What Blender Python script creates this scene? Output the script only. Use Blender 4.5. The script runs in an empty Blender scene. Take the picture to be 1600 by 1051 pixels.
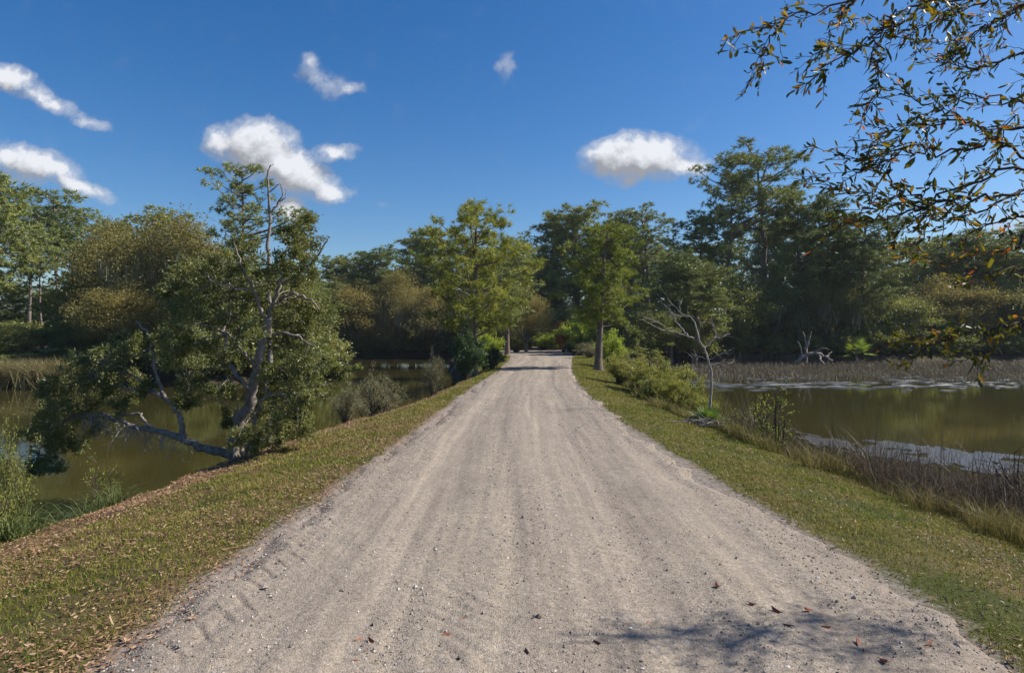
import bpy, math, numpy as np
from mathutils import Vector
R = math.radians
scene = bpy.context.scene
COL = scene.collection
F, CX, CY, CH = 1000.0, 800.0, 525.5, 1.75       # focal length in photo pixels, centre, eye height
WATER = -1.2
UP = np.array([0, 0, 1.0])

# ------------------------------------------------------------------ numeric helpers
def hash2(ix, iy, seed):
    v = np.sin(ix * 127.1 + iy * 311.7 + seed * 74.7) * 43758.5453
    return v - np.floor(v)
def vnoise(x, y, seed=0):
    x = np.asarray(x, float); y = np.asarray(y, float)
    ix, iy = np.floor(x), np.floor(y); fx, fy = x - ix, y - iy
    fx = fx * fx * (3 - 2 * fx); fy = fy * fy * (3 - 2 * fy)
    a, b = hash2(ix, iy, seed), hash2(ix + 1, iy, seed)
    c, d = hash2(ix, iy + 1, seed), hash2(ix + 1, iy + 1, seed)
    return (a * (1 - fx) + b * fx) * (1 - fy) + (c * (1 - fx) + d * fx) * fy
def fbm(x, y, seed=0, o=4):
    s, a, t = 0, .5, 0
    for k in range(o):
        s = s + a * vnoise(np.asarray(x) * 2 ** k, np.asarray(y) * 2 ** k, seed + k * 7); t += a; a *= .5
    return s / t
def sstep(a, b, x):
    t = np.clip((np.asarray(x, float) - a) / (b - a), 0, 1); return t * t * (3 - 2 * t)
def norm(v): return v / (np.linalg.norm(v, axis=-1, keepdims=True) + 1e-9)
def rdir(rng, n): return norm(rng.normal(size=(n, 3)))
def P3(px, py, d): return np.array([(px - CX) / F * d, d, CH - (py - CY) / F * d])   # a place in the world read off the photo

# ------------------------------------------------------------------ land form
LEFT_POND = np.array([(-6.3,-12),(-6.1,4),(-5.8,8),(-5.6,11.4),(-4.9,16),(-3.9,21),(-3.3,27),(-2.9,34),(-4,45),(-6,60),(-7,80),(-12,88),(-24,86),(-21,60),(-14,46),(-18,40),(-28,38),(-40,38),(-75,44),(-75,-12)], float)
RIGHT_POND = np.array([(6.4,-12),(6.2,5),(5.9,9),(5.6,14),(5.3,19),(5.8,24),(6.6,32),(8,42),(12,55),(16,64),(30,66),(60,68),(110,66),(110,-12)], float)
def pond_sd(poly, x, y):
    """distance to the shore line, positive on land"""
    x = np.asarray(x, float); y = np.asarray(y, float)
    d = np.full(x.shape, 1e9); inside = np.zeros(x.shape, bool)
    n = len(poly)
    for i in range(n):
        a, b = poly[i], poly[(i + 1) % n]
        ab = b - a
        t = np.clip(((x - a[0]) * ab[0] + (y - a[1]) * ab[1]) / (ab @ ab), 0, 1)
        d = np.minimum(d, np.hypot(x - a[0] - t * ab[0], y - a[1] - t * ab[1]))
        if a[1] != b[1]:
            c = ((a[1] > y) != (b[1] > y)) & (x < (b[0] - a[0]) * (y - a[1]) / (b[1] - a[1]) + a[0])
            inside ^= c
    return np.where(inside, -d, d)
YE = np.array([-12, 0, 3.3, 4.7, 7, 10.6, 16, 23.3, 32, 43.7, 55, 62, 68, 80])
XLE = np.array([-2.0,-2.05,-2.08,-2.1,-1.95,-1.75,-1.5,-1.16,-.62,-.2,.1,-.6,-3.0,-5.0])
XRE = np.array([2.3,2.45,2.53,2.6,2.45,2.2,2.12,2.28,2.88,3.95,5.1,6.2,9.0,13.0])
def road_edges(y): return np.interp(y, YE, XLE), np.interp(y, YE, XRE)
def road_dist(x, y):
    l, r = road_edges(y); return np.maximum(l - x, x - r)
def height(x, y):
    x = np.asarray(x, float); y = np.asarray(y, float)
    wob = (fbm(x * .8 + 30, y * .8, 3, 3) - .5) * .55
    s = np.minimum(pond_sd(LEFT_POND, x, y), pond_sd(RIGHT_POND, x, y)) + wob * sstep(0, 3, np.abs(y))
    land = np.interp(s, [-4, -1, 0, .35, .7, 1.6, 3.0, 3.8, 40], [-2.4, -1.65, WATER, -.72, -.44, -.24, -.06, 0, .25])
    land = land + (fbm(x * 1.7, y * 1.7, 11, 4) - .5) * .10 * sstep(0, .8, s)
    rd = road_dist(x, y)
    k = sstep(1.5, .1, rd) * sstep(74, 66, y)
    return land * (1 - k) + (-.012 + (fbm(x * 3, y * 3, 5, 3) - .5) * .05) * k
def ht(x, y): return float(height(np.array([x]), np.array([y]))[0])

# ------------------------------------------------------------------ mesh helpers
class Acc:
    """collects points and faces; build() links them as one mesh object"""
    def __init__(s): s.V, s.Q, s.T, s.n = [], [], [], 0
    def add(s, V, Q=None, T=None):
        s.V.append(V)
        if Q is not None and len(Q): s.Q.append(np.asarray(Q) + s.n)
        if T is not None and len(T): s.T.append(np.asarray(T) + s.n)
        s.n += len(V)
    def tube(s, P, rad, k=6):
        P = np.asarray(P, float); rad = np.broadcast_to(np.asarray(rad, float), (len(P),))
        t = norm(np.gradient(P, axis=0))
        ref = np.array([.31, .2, .93]) if abs(np.mean(t, axis=0)[2]) < .7 else np.array([.93, .3, .1])
        n = norm(np.cross(t, ref)); b = np.cross(t, n)
        a = np.arange(k) / k * 2 * math.pi
        V = P[:, None] + rad[:, None, None] * (np.cos(a)[None, :, None] * n[:, None] + np.sin(a)[None, :, None] * b[:, None])
        m = len(P); i = np.arange(m - 1)[:, None] * k; j = np.arange(k)[None]; j2 = (j + 1) % k
        Q = np.stack([i + j, i + j2, i + k + j2, i + k + j], -1).reshape(-1, 4)
        s.add(V.reshape(-1, 3), Q)
    def leaves(s, C, D, L, W, rng, fold=.25, side=None):
        n = len(C); D = norm(D)
        sd = norm(np.cross(D, rdir(rng, n))) if side is None else side
        nr = np.cross(D, sd); L = np.broadcast_to(L, (n,))[:, None]; W = np.broadcast_to(W, (n,))[:, None]
        mid = C + D * L * .5 + nr * W * fold
        V = np.stack([C, mid + sd * W * .5, C + D * L, mid - sd * W * .5], 1).reshape(-1, 3)
        s.add(V, np.arange(4 * n).reshape(n, 4))
    def leaves6(s, C, D, L, W, rng, fold=.3, side=None):
        n = len(C); D = norm(D)
        sd = norm(np.cross(D, rdir(rng, n))) if side is None else side
        nr = np.cross(D, sd); L = np.broadcast_to(L, (n,))[:, None]; W = np.broadcast_to(W, (n,))[:, None]
        curl = nr * L * rng.uniform(-.12, .12, (n, 1))
        p = lambda t, w: C + D * L * t + sd * W * .5 * w + nr * W * fold * abs(w) + curl * (t * t * 3)
        V = np.stack([p(0, 0), p(.34, .80), p(.74, .95), p(1, 0), p(.74, -.95), p(.34, -.80)], 1).reshape(-1, 3)
        b = np.arange(n)[:, None] * 6
        s.add(V, np.concatenate([b + [0, 1, 2, 3], b + [0, 3, 4, 5]]))
    def needles(s, C, A, m, L, W, rng, spread=1.0):
        """tufts of m needles at C pointing round A"""
        n = len(C) * m
        C2 = np.repeat(C, m, 0); D = norm(np.repeat(A, m, 0) * .5 + rdir(rng, n) * spread)
        L = L * rng.uniform(.65, 1.1, (n, 1)); sd = norm(np.cross(D, rdir(rng, n))) * W * .5
        base = C2 + rng.normal(size=(n, 3)) * L * .12
        V = np.stack([base - sd, base + sd, base + D * L], 1).reshape(-1, 3)
        s.add(V, None, np.arange(3 * n).reshape(n, 3))
    def blades(s, C, h, w, lean, rng, bend=.5):
        """grass blades: a lower quad and a bent tip"""
        n = len(C); a = rng.uniform(0, 2 * math.pi, n)
        sd = np.stack([np.cos(a), np.sin(a), 0 * a], 1); b = rng.uniform(0, 2 * math.pi, n)
        ld = np.stack([np.cos(b), np.sin(b), 0 * b], 1)
        h = np.broadcast_to(h, (n,))[:, None]; w = np.broadcast_to(w, (n,))[:, None]; lean = np.broadcast_to(lean, (n,))[:, None]
        m = C + UP * h * .55 + ld * h * lean * .45
        t = C + UP * h * (1 - lean * bend * .5) + ld * h * lean * (1 + bend)
        V = np.stack([C - sd * w * .5, C + sd * w * .5, m + sd * w * .4, m - sd * w * .4, t], 1).reshape(-1, 3)
        k = np.arange(n)[:, None] * 5
        s.add(V, k + [0, 1, 2, 3], k + [3, 2, 4])
    def mesh(s, name, mat, smooth=False):
        V = np.concatenate(s.V).astype(np.float32)
        Q = np.concatenate(s.Q) if s.Q else np.zeros((0, 4), int); T = np.concatenate(s.T) if s.T else np.zeros((0, 3), int)
        me = bpy.data.meshes.new(name); nq, nt = len(Q), len(T)
        me.vertices.add(len(V)); me.vertices.foreach_set('co', V.ravel())
        me.loops.add(nq * 4 + nt * 3); me.polygons.add(nq + nt)
        me.loops.foreach_set('vertex_index', np.concatenate([Q.ravel(), T.ravel()]).astype(np.int32))
        me.polygons.foreach_set('loop_start', np.concatenate([np.arange(nq) * 4, nq * 4 + np.arange(nt) * 3]).astype(np.int32))
        me.polygons.foreach_set('use_smooth', np.full(nq + nt, smooth))
        me.update(calc_edges=True); me.materials.append(mat)
        return me
    def build(s, name, mat, parent=None, smooth=False, loc=(0, 0, 0)):
        o = bpy.data.objects.new(name, s.mesh(name, mat, smooth)); COL.objects.link(o); o.parent = parent; o.location = loc
        return o
def tag(o, label=None, cat=None, group=None, kind=None):
    for k, v in (('label', label), ('category', cat), ('group', group), ('kind', kind)):
        if v: o[k] = v
    return o
def thing(name, label, cat, loc=(0, 0, 0), group=None):
    o = bpy.data.objects.new(name, None); COL.objects.link(o); o.location = loc; o.empty_display_size = .3
    return tag(o, label, cat, group)
def curve(pts, n, wob=0, rng=None):
    """a smooth line of n points through pts"""
    pts = np.asarray(pts, float); m = len(pts)
    t = np.linspace(0, m - 1, n); i = np.clip(t.astype(int), 0, m - 2); f = (t - i)[:, None]
    g = lambda k: pts[np.clip(k, 0, m - 1)]
    a, b, c, d = g(i - 1), g(i), g(i + 1), g(i + 2)
    p = .5 * (2 * b + (c - a) * f + (2 * a - 5 * b + 4 * c - d) * f ** 2 + (3 * b - a - 3 * c + d) * f ** 3)
    if wob: p[1:-1] += rng.normal(size=(n - 2, 3)) * wob
    return p

# ------------------------------------------------------------------ materials
class NT:
    def __init__(s, nt): s.t = nt
    def n(s, typ, ins=None, **kw):
        o = s.t.nodes.new(typ)
        for k, v in kw.items(): setattr(o, k, v)
        for k, v in (ins or {}).items():
            i = o.inputs[k]
            if isinstance(v, bpy.types.NodeSocket): s.t.links.new(v, i)
            else: i.default_value = v
        return o
    def math(s, op, a, b=0.0, c=None, clamp=False):
        o = s.n('ShaderNodeMath', operation=op, use_clamp=clamp)
        for i, v in enumerate((a, b) + ((c,) if c is not None else ())):
            if isinstance(v, bpy.types.NodeSocket): s.t.links.new(v, o.inputs[i])
            else: o.inputs[i].default_value = v
        return o.outputs[0]
    def ramp(s, fac, stops, interp='LINEAR'):
        o = s.n('ShaderNodeValToRGB'); cr = o.color_ramp; cr.interpolation = interp
        while len(cr.elements) < len(stops): cr.elements.new(1)
        for e, (p, c) in zip(cr.elements, stops):
            e.position = p; e.color = (c, c, c, 1) if isinstance(c, (int, float)) else (*c, 1)
        s.t.links.new(fac, o.inputs[0]); return o.outputs[0]
    def mix(s, fac, a, b, blend='MIX'):
        o = s.n('ShaderNodeMix', data_type='RGBA', blend_type=blend)
        for i, v in ((0, fac), (6, a), (7, b)):
            if isinstance(v, bpy.types.NodeSocket): s.t.links.new(v, o.inputs[i])
            else: o.inputs[i].default_value = (*v, 1) if isinstance(v, tuple) else v
        return o.outputs[2]
    def noise(s, scale, vec=None, detail=4, rough=.55):
        i = {'Scale': scale, 'Detail': detail, 'Roughness': rough}
        if vec is not None: i['Vector'] = vec
        return s.n('ShaderNodeTexNoise', i).outputs[0]
    def mapping(s, vec, scale, loc=(0, 0, 0)):
        return s.n('ShaderNodeMapping', {'Vector': vec, 'Scale': scale, 'Location': loc}).outputs[0]
def material(name):
    m = bpy.data.materials.new(name); m.use_nodes = True; m.node_tree.nodes.clear()
    t = NT(m.node_tree); out = t.n('ShaderNodeOutputMaterial'); return m, t, out
def leaf_material(name, stops, transl=.35, rough=.5, spec=.35, patch=.6, patch_scale=.5, var=.22, tcol=(1.15, 1.1, .6), gain=2.0):
    """leaves: each leaf has its own shade, patches of the crown differ, trees differ"""
    m, t, out = material(name); stops = [(p, tuple(x * gain for x in c)) for p, c in stops]
    geo = t.n('ShaderNodeNewGeometry'); oi = t.n('ShaderNodeObjectInfo'); tc = t.n('ShaderNodeTexCoord')
    pn = t.noise(patch_scale, tc.outputs['Object'], 2)
    k = t.math('ADD', t.math('MULTIPLY', geo.outputs['Random Per Island'], 1 - patch), t.math('MULTIPLY', t.ramp(pn, [(.3, 0.0), (.7, 1.0)]), patch))
    c = t.ramp(k, stops)
    hs = t.n('ShaderNodeHueSaturation', {'Color': c, 'Hue': t.math('ADD', t.math('MULTIPLY', oi.outputs['Random'], -.025), .508),
                                         'Value': t.math('ADD', t.math('MULTIPLY', oi.outputs['Random'], 2 * var), 1 - var)})
    b = t.n('ShaderNodeBsdfPrincipled', {'Base Color': hs.outputs[0], 'Roughness': rough, 'Specular IOR Level': spec})
    tr = t.n('ShaderNodeBsdfTranslucent', {'Color': t.mix(1.0, hs.outputs[0], tcol, 'MULTIPLY')})
    mx = t.n('ShaderNodeMixShader', {0: transl, 1: b.outputs[0], 2: tr.outputs[0]})
    t.t.links.new(mx.outputs[0], out.inputs[0]); return m
def bark_material(name, a, b, scale=6, stretch=.25, rough=.9, bump=.5):
    m, t, out = material(name); tc = t.n('ShaderNodeTexCoord')
    v = t.mapping(tc.outputs['Object'], (1, 1, stretch))
    n1 = t.noise(scale, v, 6, .7); n2 = t.noise(scale * .25, tc.outputs['Object'], 3)
    c = t.mix(t.ramp(n1, [(.35, 0.0), (.65, 1.0)]), a, b); c = t.mix(t.ramp(n2, [(.4, 0.0), (.7, .45)]), c, tuple(x * .55 for x in b))
    bp = t.n('ShaderNodeBump', {'Height': n1, 'Strength': bump, 'Distance': .03})
    p = t.n('ShaderNodeBsdfPrincipled', {'Base Color': c, 'Roughness': rough, 'Specular IOR Level': .2, 'Normal': bp.outputs[0]})
    t.t.links.new(p.outputs[0], out.inputs[0]); return m
M = {}
M['pine_bark'] = bark_material('pine_bark', (.10, .075, .06), (.22, .17, .145), 5)
M['pale_bark'] = bark_material('pale_bark', (.12, .098, .085), (.25, .21, .19), 6)
M['oak_bark'] = bark_material('oak_bark', (.10, .085, .07), (.26, .235, .21), 7, .5)
M['grey_bark'] = bark_material('grey_bark', (.10, .082, .068), (.33, .29, .26), 16, .45)
M['dead_wood'] = bark_material('dead_wood', (.19, .17, .15), (.38, .345, .31), 14, .3)
M['twig_bark'] = bark_material('twig_bark', (.05, .035, .03), (.12, .085, .075), 30, .5)
M['needle'] = leaf_material('pine_needles', [(0, (.027, .036, .012)), (.45, (.056, .070, .022)), (.8, (.094, .104, .033)), (1, (.135, .130, .046))], .20, .5, .3, .45, .5, gain=3.3)
M['needle_bright'] = leaf_material('young_pine_needles', [(0, (.036, .050, .011)), (.5, (.090, .108, .018)), (1, (.175, .172, .032))], .28, .5, .25, .5, .9, .1, gain=2.5)
M['oak_leaf'] = leaf_material('oak_leaves', [(0, (.028, .038, .012)), (.45, (.062, .072, .022)), (.8, (.105, .105, .036)), (1, (.15, .12, .05))], .32, .42, .4, .5, .45, gain=3.2)
M['olive_leaf'] = leaf_material('olive_leaves', [(0, (.045, .045, .014)), (.45, (.095, .086, .026)), (.8, (.128, .112, .042)), (1, (.16, .132, .06))], .34, .5, .3, .5, .45, gain=2.6)
M['bay_leaf'] = leaf_material('bay_leaves', [(0, (.022, .030, .010)), (.5, (.052, .060, .019)), (.85, (.095, .095, .032)), (1, (.15, .12, .045))], .32, .42, .4, .4, .9, gain=2.9)
M['shrub_leaf'] = leaf_material('shrub_leaves', [(0, (.060, .072, .018)), (.5, (.115, .122, .030)), (1, (.19, .18, .055))], .35, .55, .3, .45, 1.2, gain=2.3)
M['grey_leaf'] = leaf_material('grey_leaves', [(0, (.065, .070, .035)), (.5, (.125, .120, .066)), (1, (.20, .185, .11))], .25, .6, .25, .4, 1.2)
M['dark_leaf'] = leaf_material('dark_leaves', [(0, (.018, .034, .014)), (.5, (.035, .062, .024)), (1, (.065, .095, .035))], .25, .5, .35, .45, 1.0)
M['bright_leaf'] = leaf_material('bright_leaves', [(0, (.08, .12, .018)), (.5, (.15, .20, .03)), (1, (.23, .26, .05))], .4, .5, .3, .45, 1.0)
M['rust_leaf'] = leaf_material('rust_leaves', [(0, (.09, .055, .02)), (.6, (.19, .10, .035)), (1, (.28, .14, .05))], .3, .6, .2, .4, 1.0, gain=2.6)
M['dry_leaf'] = leaf_material('dry_leaves', [(0, (.07, .055, .035)), (.6, (.14, .11, .07)), (1, (.22, .18, .12))], .2, .7, .2, .3, 2.0, gain=1.0)
M['palm_leaf'] = leaf_material('palm_leaves', [(0, (.05, .085, .018)), (.6, (.10, .15, .03)), (1, (.16, .20, .05))], .3, .45, .4, .3, 1.5)
M['moss'] = leaf_material('hanging_moss', [(0, (.10, .105, .075)), (1, (.19, .19, .14))], .3, .8, .1, .4, 1.0)
M['over_leaf'] = leaf_material('overhanging_leaves', [(0, (.020, .030, .009)), (.40, (.045, .055, .012)), (.66, (.085, .085, .016)), (.84, (.16, .115, .016)), (.91, (.26, .090, .012)), (1, (.22, .045, .012))], .35, .5, .25, .12, 2.0, .02, (1.5, 1.25, .5), 1.8)
def blade_material(name, stops, scale, transl=.35, isl=.45):
    m, t, out = material(name); geo = t.n('ShaderNodeNewGeometry')
    pn = t.noise(scale, geo.outputs['Position'], 4)
    k = t.math('ADD', t.math('MULTIPLY', geo.outputs['Random Per Island'], isl), t.math('MULTIPLY', t.ramp(pn, [(.32, 0.0), (.68, 1.0)]), 1 - isl))
    c = t.ramp(k, stops)
    b = t.n('ShaderNodeBsdfPrincipled', {'Base Color': c, 'Roughness': .6, 'Specular IOR Level': .25})
    tr = t.n('ShaderNodeBsdfTranslucent', {'Color': c})
    mx = t.n('ShaderNodeMixShader', {0: transl, 1: b.outputs[0], 2: tr.outputs[0]})
    t.t.links.new(mx.outputs[0], out.inputs[0]); return m
M['lawn'] = blade_material('lawn_blades', [(0, (.090, .130, .018)), (.42, (.185, .205, .028)), (.68, (.28, .235, .058)), (1, (.35, .25, .11))], .8)
M['tall_grass'] = blade_material('tall_grass_blades', [(0, (.075, .085, .018)), (.4, (.15, .14, .032)), (.75, (.24, .19, .07)), (1, (.32, .25, .14))], 1.2)
M['reed'] = blade_material('reed_stems', [(0, (.055, .038, .024)), (.5, (.10, .072, .048)), (.85, (.17, .13, .09)), (1, (.32, .27, .19))], .9, .2, .7)
M['far_reed'] = blade_material('far_reed_stems', [(0, (.085, .070, .048)), (.5, (.145, .120, .085)), (1, (.20, .18, .11))], .25, .25, .5)
M['tan_reed'] = blade_material('tan_reed_blades', [(0, (.12, .115, .04)), (.5, (.22, .19, .085)), (1, (.32, .27, .14))], .5, .3, .6)
M['sedge'] = blade_material('sedge_blades', [(0, (.055, .085, .022)), (.6, (.12, .155, .045)), (1, (.22, .23, .10))], 2.0, .35, .7)
M['litter'] = blade_material('fallen_leaf_litter', [(0, (.12, .062, .036)), (.35, (.22, .118, .064)), (.7, (.33, .205, .115)), (1, (.48, .36, .24))], 1.5, .1, .85)
M['red_leaf'] = blade_material('curled_red_leaf', [(0, (.17, .035, .02)), (.6, (.25, .07, .03)), (1, (.30, .14, .05))], 3.0, .1, .8)
def ground_material():
    m, t, out = material('bank_soil'); geo = t.n('ShaderNodeNewGeometry'); pos = geo.outputs['Position']
    rd = t.n('ShaderNodeAttribute', attribute_name='road_gap').outputs['Fac']
    wet = t.n('ShaderNodeAttribute', attribute_name='shore_gap').outputs['Fac']
    side = t.n('ShaderNodeAttribute', attribute_name='dryness').outputs['Fac']
    n1 = t.noise(.9, pos, 6, .6); n2 = t.noise(14, pos, 5, .7); n3 = t.noise(90, pos, 3, .6)
    green = t.mix(n2, (.035, .048, .012), (.08, .09, .022)); brown = t.mix(n2, (.12, .075, .042), (.24, .155, .085))
    k = t.math('ADD', n1, t.math('MULTIPLY', t.math('SUBTRACT', side, .5), .5))
    c = t.mix(t.ramp(k, [(.40, 0.0), (.60, 1.0)]), green, brown)
    c = t.mix(t.ramp(n3, [(.35, .55), (.65, 0.0)]), c, (.045, .034, .02))
    gr = t.math('ADD', rd, t.math('MULTIPLY', t.math('SUBTRACT', n2, .5), .7))
    c = t.mix(t.ramp(gr, [(.0, 1.0), (.30, 0.0)]), c, t.mix(n3, (.17, .14, .12), (.36, .31, .27)))
    far = t.n('ShaderNodeSeparateXYZ', {0: pos}).outputs[1]; c = t.mix(t.math('MULTIPLY', t.ramp(t.math('MULTIPLY', far, .01), [(.28, 0.0), (.42, .85)]), t.math('SUBTRACT', rd, 1.9, clamp=True)), c, (.05, .042, .022))
    c = t.mix(t.ramp(wet, [(.28, 1.0), (.62, 0.0)]), c, (.045, .036, .022))
    bp = t.n('ShaderNodeBump', {'Height': t.math('ADD', n2, t.math('MULTIPLY', n3, .4)), 'Strength': .8, 'Distance': .03})
    p = t.n('ShaderNodeBsdfPrincipled', {'Base Color': c, 'Roughness': .95, 'Specular IOR Level': .15, 'Normal': bp.outputs[0]})
    t.t.links.new(p.outputs[0], out.inputs[0]); return m
def road_material():
    m, t, out = material('gravel_road'); geo = t.n('ShaderNodeNewGeometry'); pos = geo.outputs['Position']
    lat = t.n('ShaderNodeAttribute', attribute_name='across').outputs['Fac']
    sep = t.n('ShaderNodeSeparateXYZ', {0: pos})
    v = t.n('ShaderNodeCombineXYZ', {0: lat, 1: t.math('MULTIPLY', sep.outputs[1], .035), 2: 0.0}).outputs[0]
    streak = t.noise(2.6, v, 5, .65); streak2 = t.noise(9, v, 3, .6)
    n1 = t.noise(1.1, pos, 5, .6); n2 = t.noise(22, pos, 5, .75)
    edge = t.n('ShaderNodeAttribute', attribute_name='edge').outputs['Fac']
    k = t.math('ADD', t.math('MULTIPLY', streak, .62), t.math('ADD', t.math('ADD', .11, t.math('MULTIPLY', streak2, .25)), t.math('MULTIPLY', t.math('SUBTRACT', n1, .5), .25)))
    c = t.ramp(k, [(.38, (.212, .174, .141)), (.54, (.28, .237, .193)), (.70, (.378, .316, .240))])
    c = t.mix(t.ramp(edge, [(.0, 0.0), (1, .40)]), c, (.22, .18, .145))
    vo = t.n('ShaderNodeTexVoronoi', {'Vector': pos, 'Scale': 95.0}); sepc = t.n('ShaderNodeSeparateColor', {0: vo.outputs['Color']})
    vo2 = t.n('ShaderNodeTexVoronoi', {'Vector': pos, 'Scale': 34.0}); sep2 = t.n('ShaderNodeSeparateColor', {0: vo2.outputs['Color']})
    c = t.mix(1.0, c, t.ramp(sepc.outputs[0], [(0, .62), (.2, .84), (.85, 1.06), (1, 1.30)]), 'MULTIPLY')
    c = t.mix(t.math('MULTIPLY', t.ramp(sep2.outputs[1], [(.80, 0.0), (.84, .7)]), t.ramp(n1, [(.4, .25), (.6, 1.0)])), c, t.mix(sep2.outputs[0], (.12, .10, .09), (.38, .34, .31)))
    c = t.mix(1.0, c, t.ramp(n2, [(.3, .84), (.7, 1.12)]), 'MULTIPLY')
    hgt = t.math('ADD', t.math('MULTIPLY', vo.outputs['Distance'], -.5), t.math('ADD', n2, t.math('MULTIPLY', vo2.outputs['Distance'], -.4)))
    bp = t.n('ShaderNodeBump', {'Height': hgt, 'Strength': .6, 'Distance': .014})
    p = t.n('ShaderNodeBsdfPrincipled', {'Base Color': c, 'Roughness': .95, 'Specular IOR Level': .15, 'Normal': bp.outputs[0]})
    t.t.links.new(p.outputs[0], out.inputs[0]); return m
def stone_material():
    m, t, out = material('loose_stones'); geo = t.n('ShaderNodeNewGeometry')
    c = t.ramp(geo.outputs['Random Per Island'], [(0, (.16, .13, .11)), (.4, (.27, .225, .19)), (.8, (.42, .36, .31)), (1, (.66, .61, .55))])
    p = t.n('ShaderNodeBsdfPrincipled', {'Base Color': c, 'Roughness': .85, 'Specular IOR Level': .2}); t.t.links.new(p.outputs[0], out.inputs[0]); return m
def water_material():
    m, t, out = material('pond_water'); geo = t.n('ShaderNodeNewGeometry'); pos = geo.outputs['Position']
    v = t.mapping(pos, (.7, 1.6, 1))
    n1 = t.noise(2.2, v, 4, .5); n2 = t.noise(.35, pos, 3)
    calm = t.ramp(n2, [(.4, .25), (.65, 1.0)])
    bp = t.n('ShaderNodeBump', {'Height': t.math('MULTIPLY', n1, calm), 'Strength': .10, 'Distance': .04})
    c = t.mix(n2, (.032, .030, .008), (.050, .042, .013))
    p = t.n('ShaderNodeBsdfPrincipled', {'Base Color': c, 'Roughness': .04, 'IOR': 1.33, 'Specular IOR Level': .5, 'Normal': bp.outputs[0]})
    t.t.links.new(p.outputs[0], out.inputs[0]); return m
def plain(name, c, rough=.8, scale=20):
    m, t, out = material(name); tc = t.n('ShaderNodeTexCoord'); n = t.noise(scale, tc.outputs['Object'], 4)
    p = t.n('ShaderNodeBsdfPrincipled', {'Base Color': t.mix(n, tuple(x * .6 for x in c), tuple(min(1, x * 1.3) for x in c)), 'Roughness': rough}); t.t.links.new(p.outputs[0], out.inputs[0]); return m
M['stone'] = stone_material(); M['film'] = plain('sky_sheen_tint', (.11, .107, .10), .22, 5); M['glint'] = plain('glint_tint', (.22, .215, .20), .5, 9)

# ------------------------------------------------------------------ the setting: ground, road, water
def spaced(lo, a, b, hi, fine, grow=1.13):
    mid = list(np.arange(a, b + 1e-6, fine)); s, x = fine, b; up = []
    while x < hi: s *= grow; x += s; up.append(x)
    s, x = fine, a; dn = []
    while x > lo: s *= grow; x -= s; dn.append(x)
    return np.array(dn[::-1] + mid + up)
def grid_acc(xs, ys, zf):
    X, Y = np.meshgrid(xs, ys); Z = zf(X, Y); a = Acc(); n = len(xs)
    i = np.arange(len(ys) - 1)[:, None] * n; j = np.arange(n - 1)[None]
    a.add(np.stack([X, Y, Z], -1).reshape(-1, 3), np.stack([i + j, i + j + 1, i + n + j + 1, i + n + j], -1).reshape(-1, 4)); return a, X, Y
gx = spaced(-420, -7.2, 7.2, 420, .09); gy = spaced(-30, 2.4, 18, 520, .10, 1.06)
ga, GX, GY = grid_acc(gx, gy, lambda x, y: height(x, y) - .05 * sstep(.12, -.35, road_dist(x, y)) * sstep(76, 70, y))
ground = ga.build('ground', ground_material(), smooth=True); tag(ground, kind='structure')
def attr(o, name, v):
    at = o.data.attributes.new(name, 'FLOAT', 'POINT'); at.data.foreach_set('value', np.asarray(v, np.float32).ravel())
attr(ground, 'road_gap', np.clip(road_dist(GX, GY), -1, 3)); SH = np.minimum(pond_sd(LEFT_POND, GX, GY), pond_sd(RIGHT_POND, GX, GY))
attr(ground, 'shore_gap', np.clip(SH, -1, 5)); attr(ground, 'dryness', np.where(GX < 1, np.where(SH < 2.2, .95, .55), .30) + .4 * sstep(50, 75, GY))

rl = np.concatenate([np.linspace(-.14, .01, 24)[:-1], np.linspace(.01, .17, 52)[:-1], np.linspace(.17, 1.14, 170)]); NL = len(rl); ry = [2.6]
while ry[-1] < 76: ry.append(ry[-1] + max(.020, (ry[-1] - 2) * .0075 if ry[-1] < 13 else (ry[-1] - 8) * .017))
ry = np.array(ry); LE, RE = road_edges(ry)
U = np.repeat(rl[None], len(ry), 0); W = (RE - LE)[:, None]; RX = LE[:, None] + U * W; RY = np.repeat(ry[:, None], len(rl), 1)
from_edge = np.minimum(U, 1 - U) * W
lat = RX - (LE + RE)[:, None] * .5
ruts = -.022 * np.exp(-((np.abs(lat + .1) - .85) / .25) ** 2) + .018 * np.exp(-((lat + .1) / .3) ** 2) + .012 * np.exp(-((np.abs(lat) - 1.45) / .2) ** 2)
ruts += (fbm(lat * 4, RY * .16, 21, 4) - .5) * .035
jit = .34 * (fbm(RY * 1.7, lat * 1.5, 8, 2) - .5)
ph = ((RY + lat * 1.3 + 1.2 * (from_edge - .4) ** 2 + jit) / .24) % 1.0
cut = -np.exp(-((ph - .5) / .062) ** 2) + .5 * np.exp(-((ph - .70) / .09) ** 2)
vary = .12 + .88 * sstep(.34, .62, fbm(RY * 2.2, lat * 1.6, 31, 2))
tread = cut * .016 * vary * np.exp(-((from_edge - .34 + .35 * (fbm(RY * 1.1, lat * 0, 4, 2) - .5)) / .13) ** 2) * (lat < 0) * sstep(14, 9, RY)
ph = ((RY + lat * 1.1 + jit) / .19) % 1.0
tread += -np.exp(-((ph - .5) / .12) ** 2) * .013 * np.exp(-((lat + .55 + .3 * (fbm(RY * .6, lat * 0, 6, 2) - .5)) / .22) ** 2) * sstep(.42, .6, fbm(RY * 1.1, lat * .9, 41, 2)) * sstep(11, 7, RY)
bumpy = (fbm(RX * 9, RY * 9, 13, 3) - .5) * .014 + (fbm(RX * 1.3, RY * 1.3, 17, 3) - .5) * .03
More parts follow.
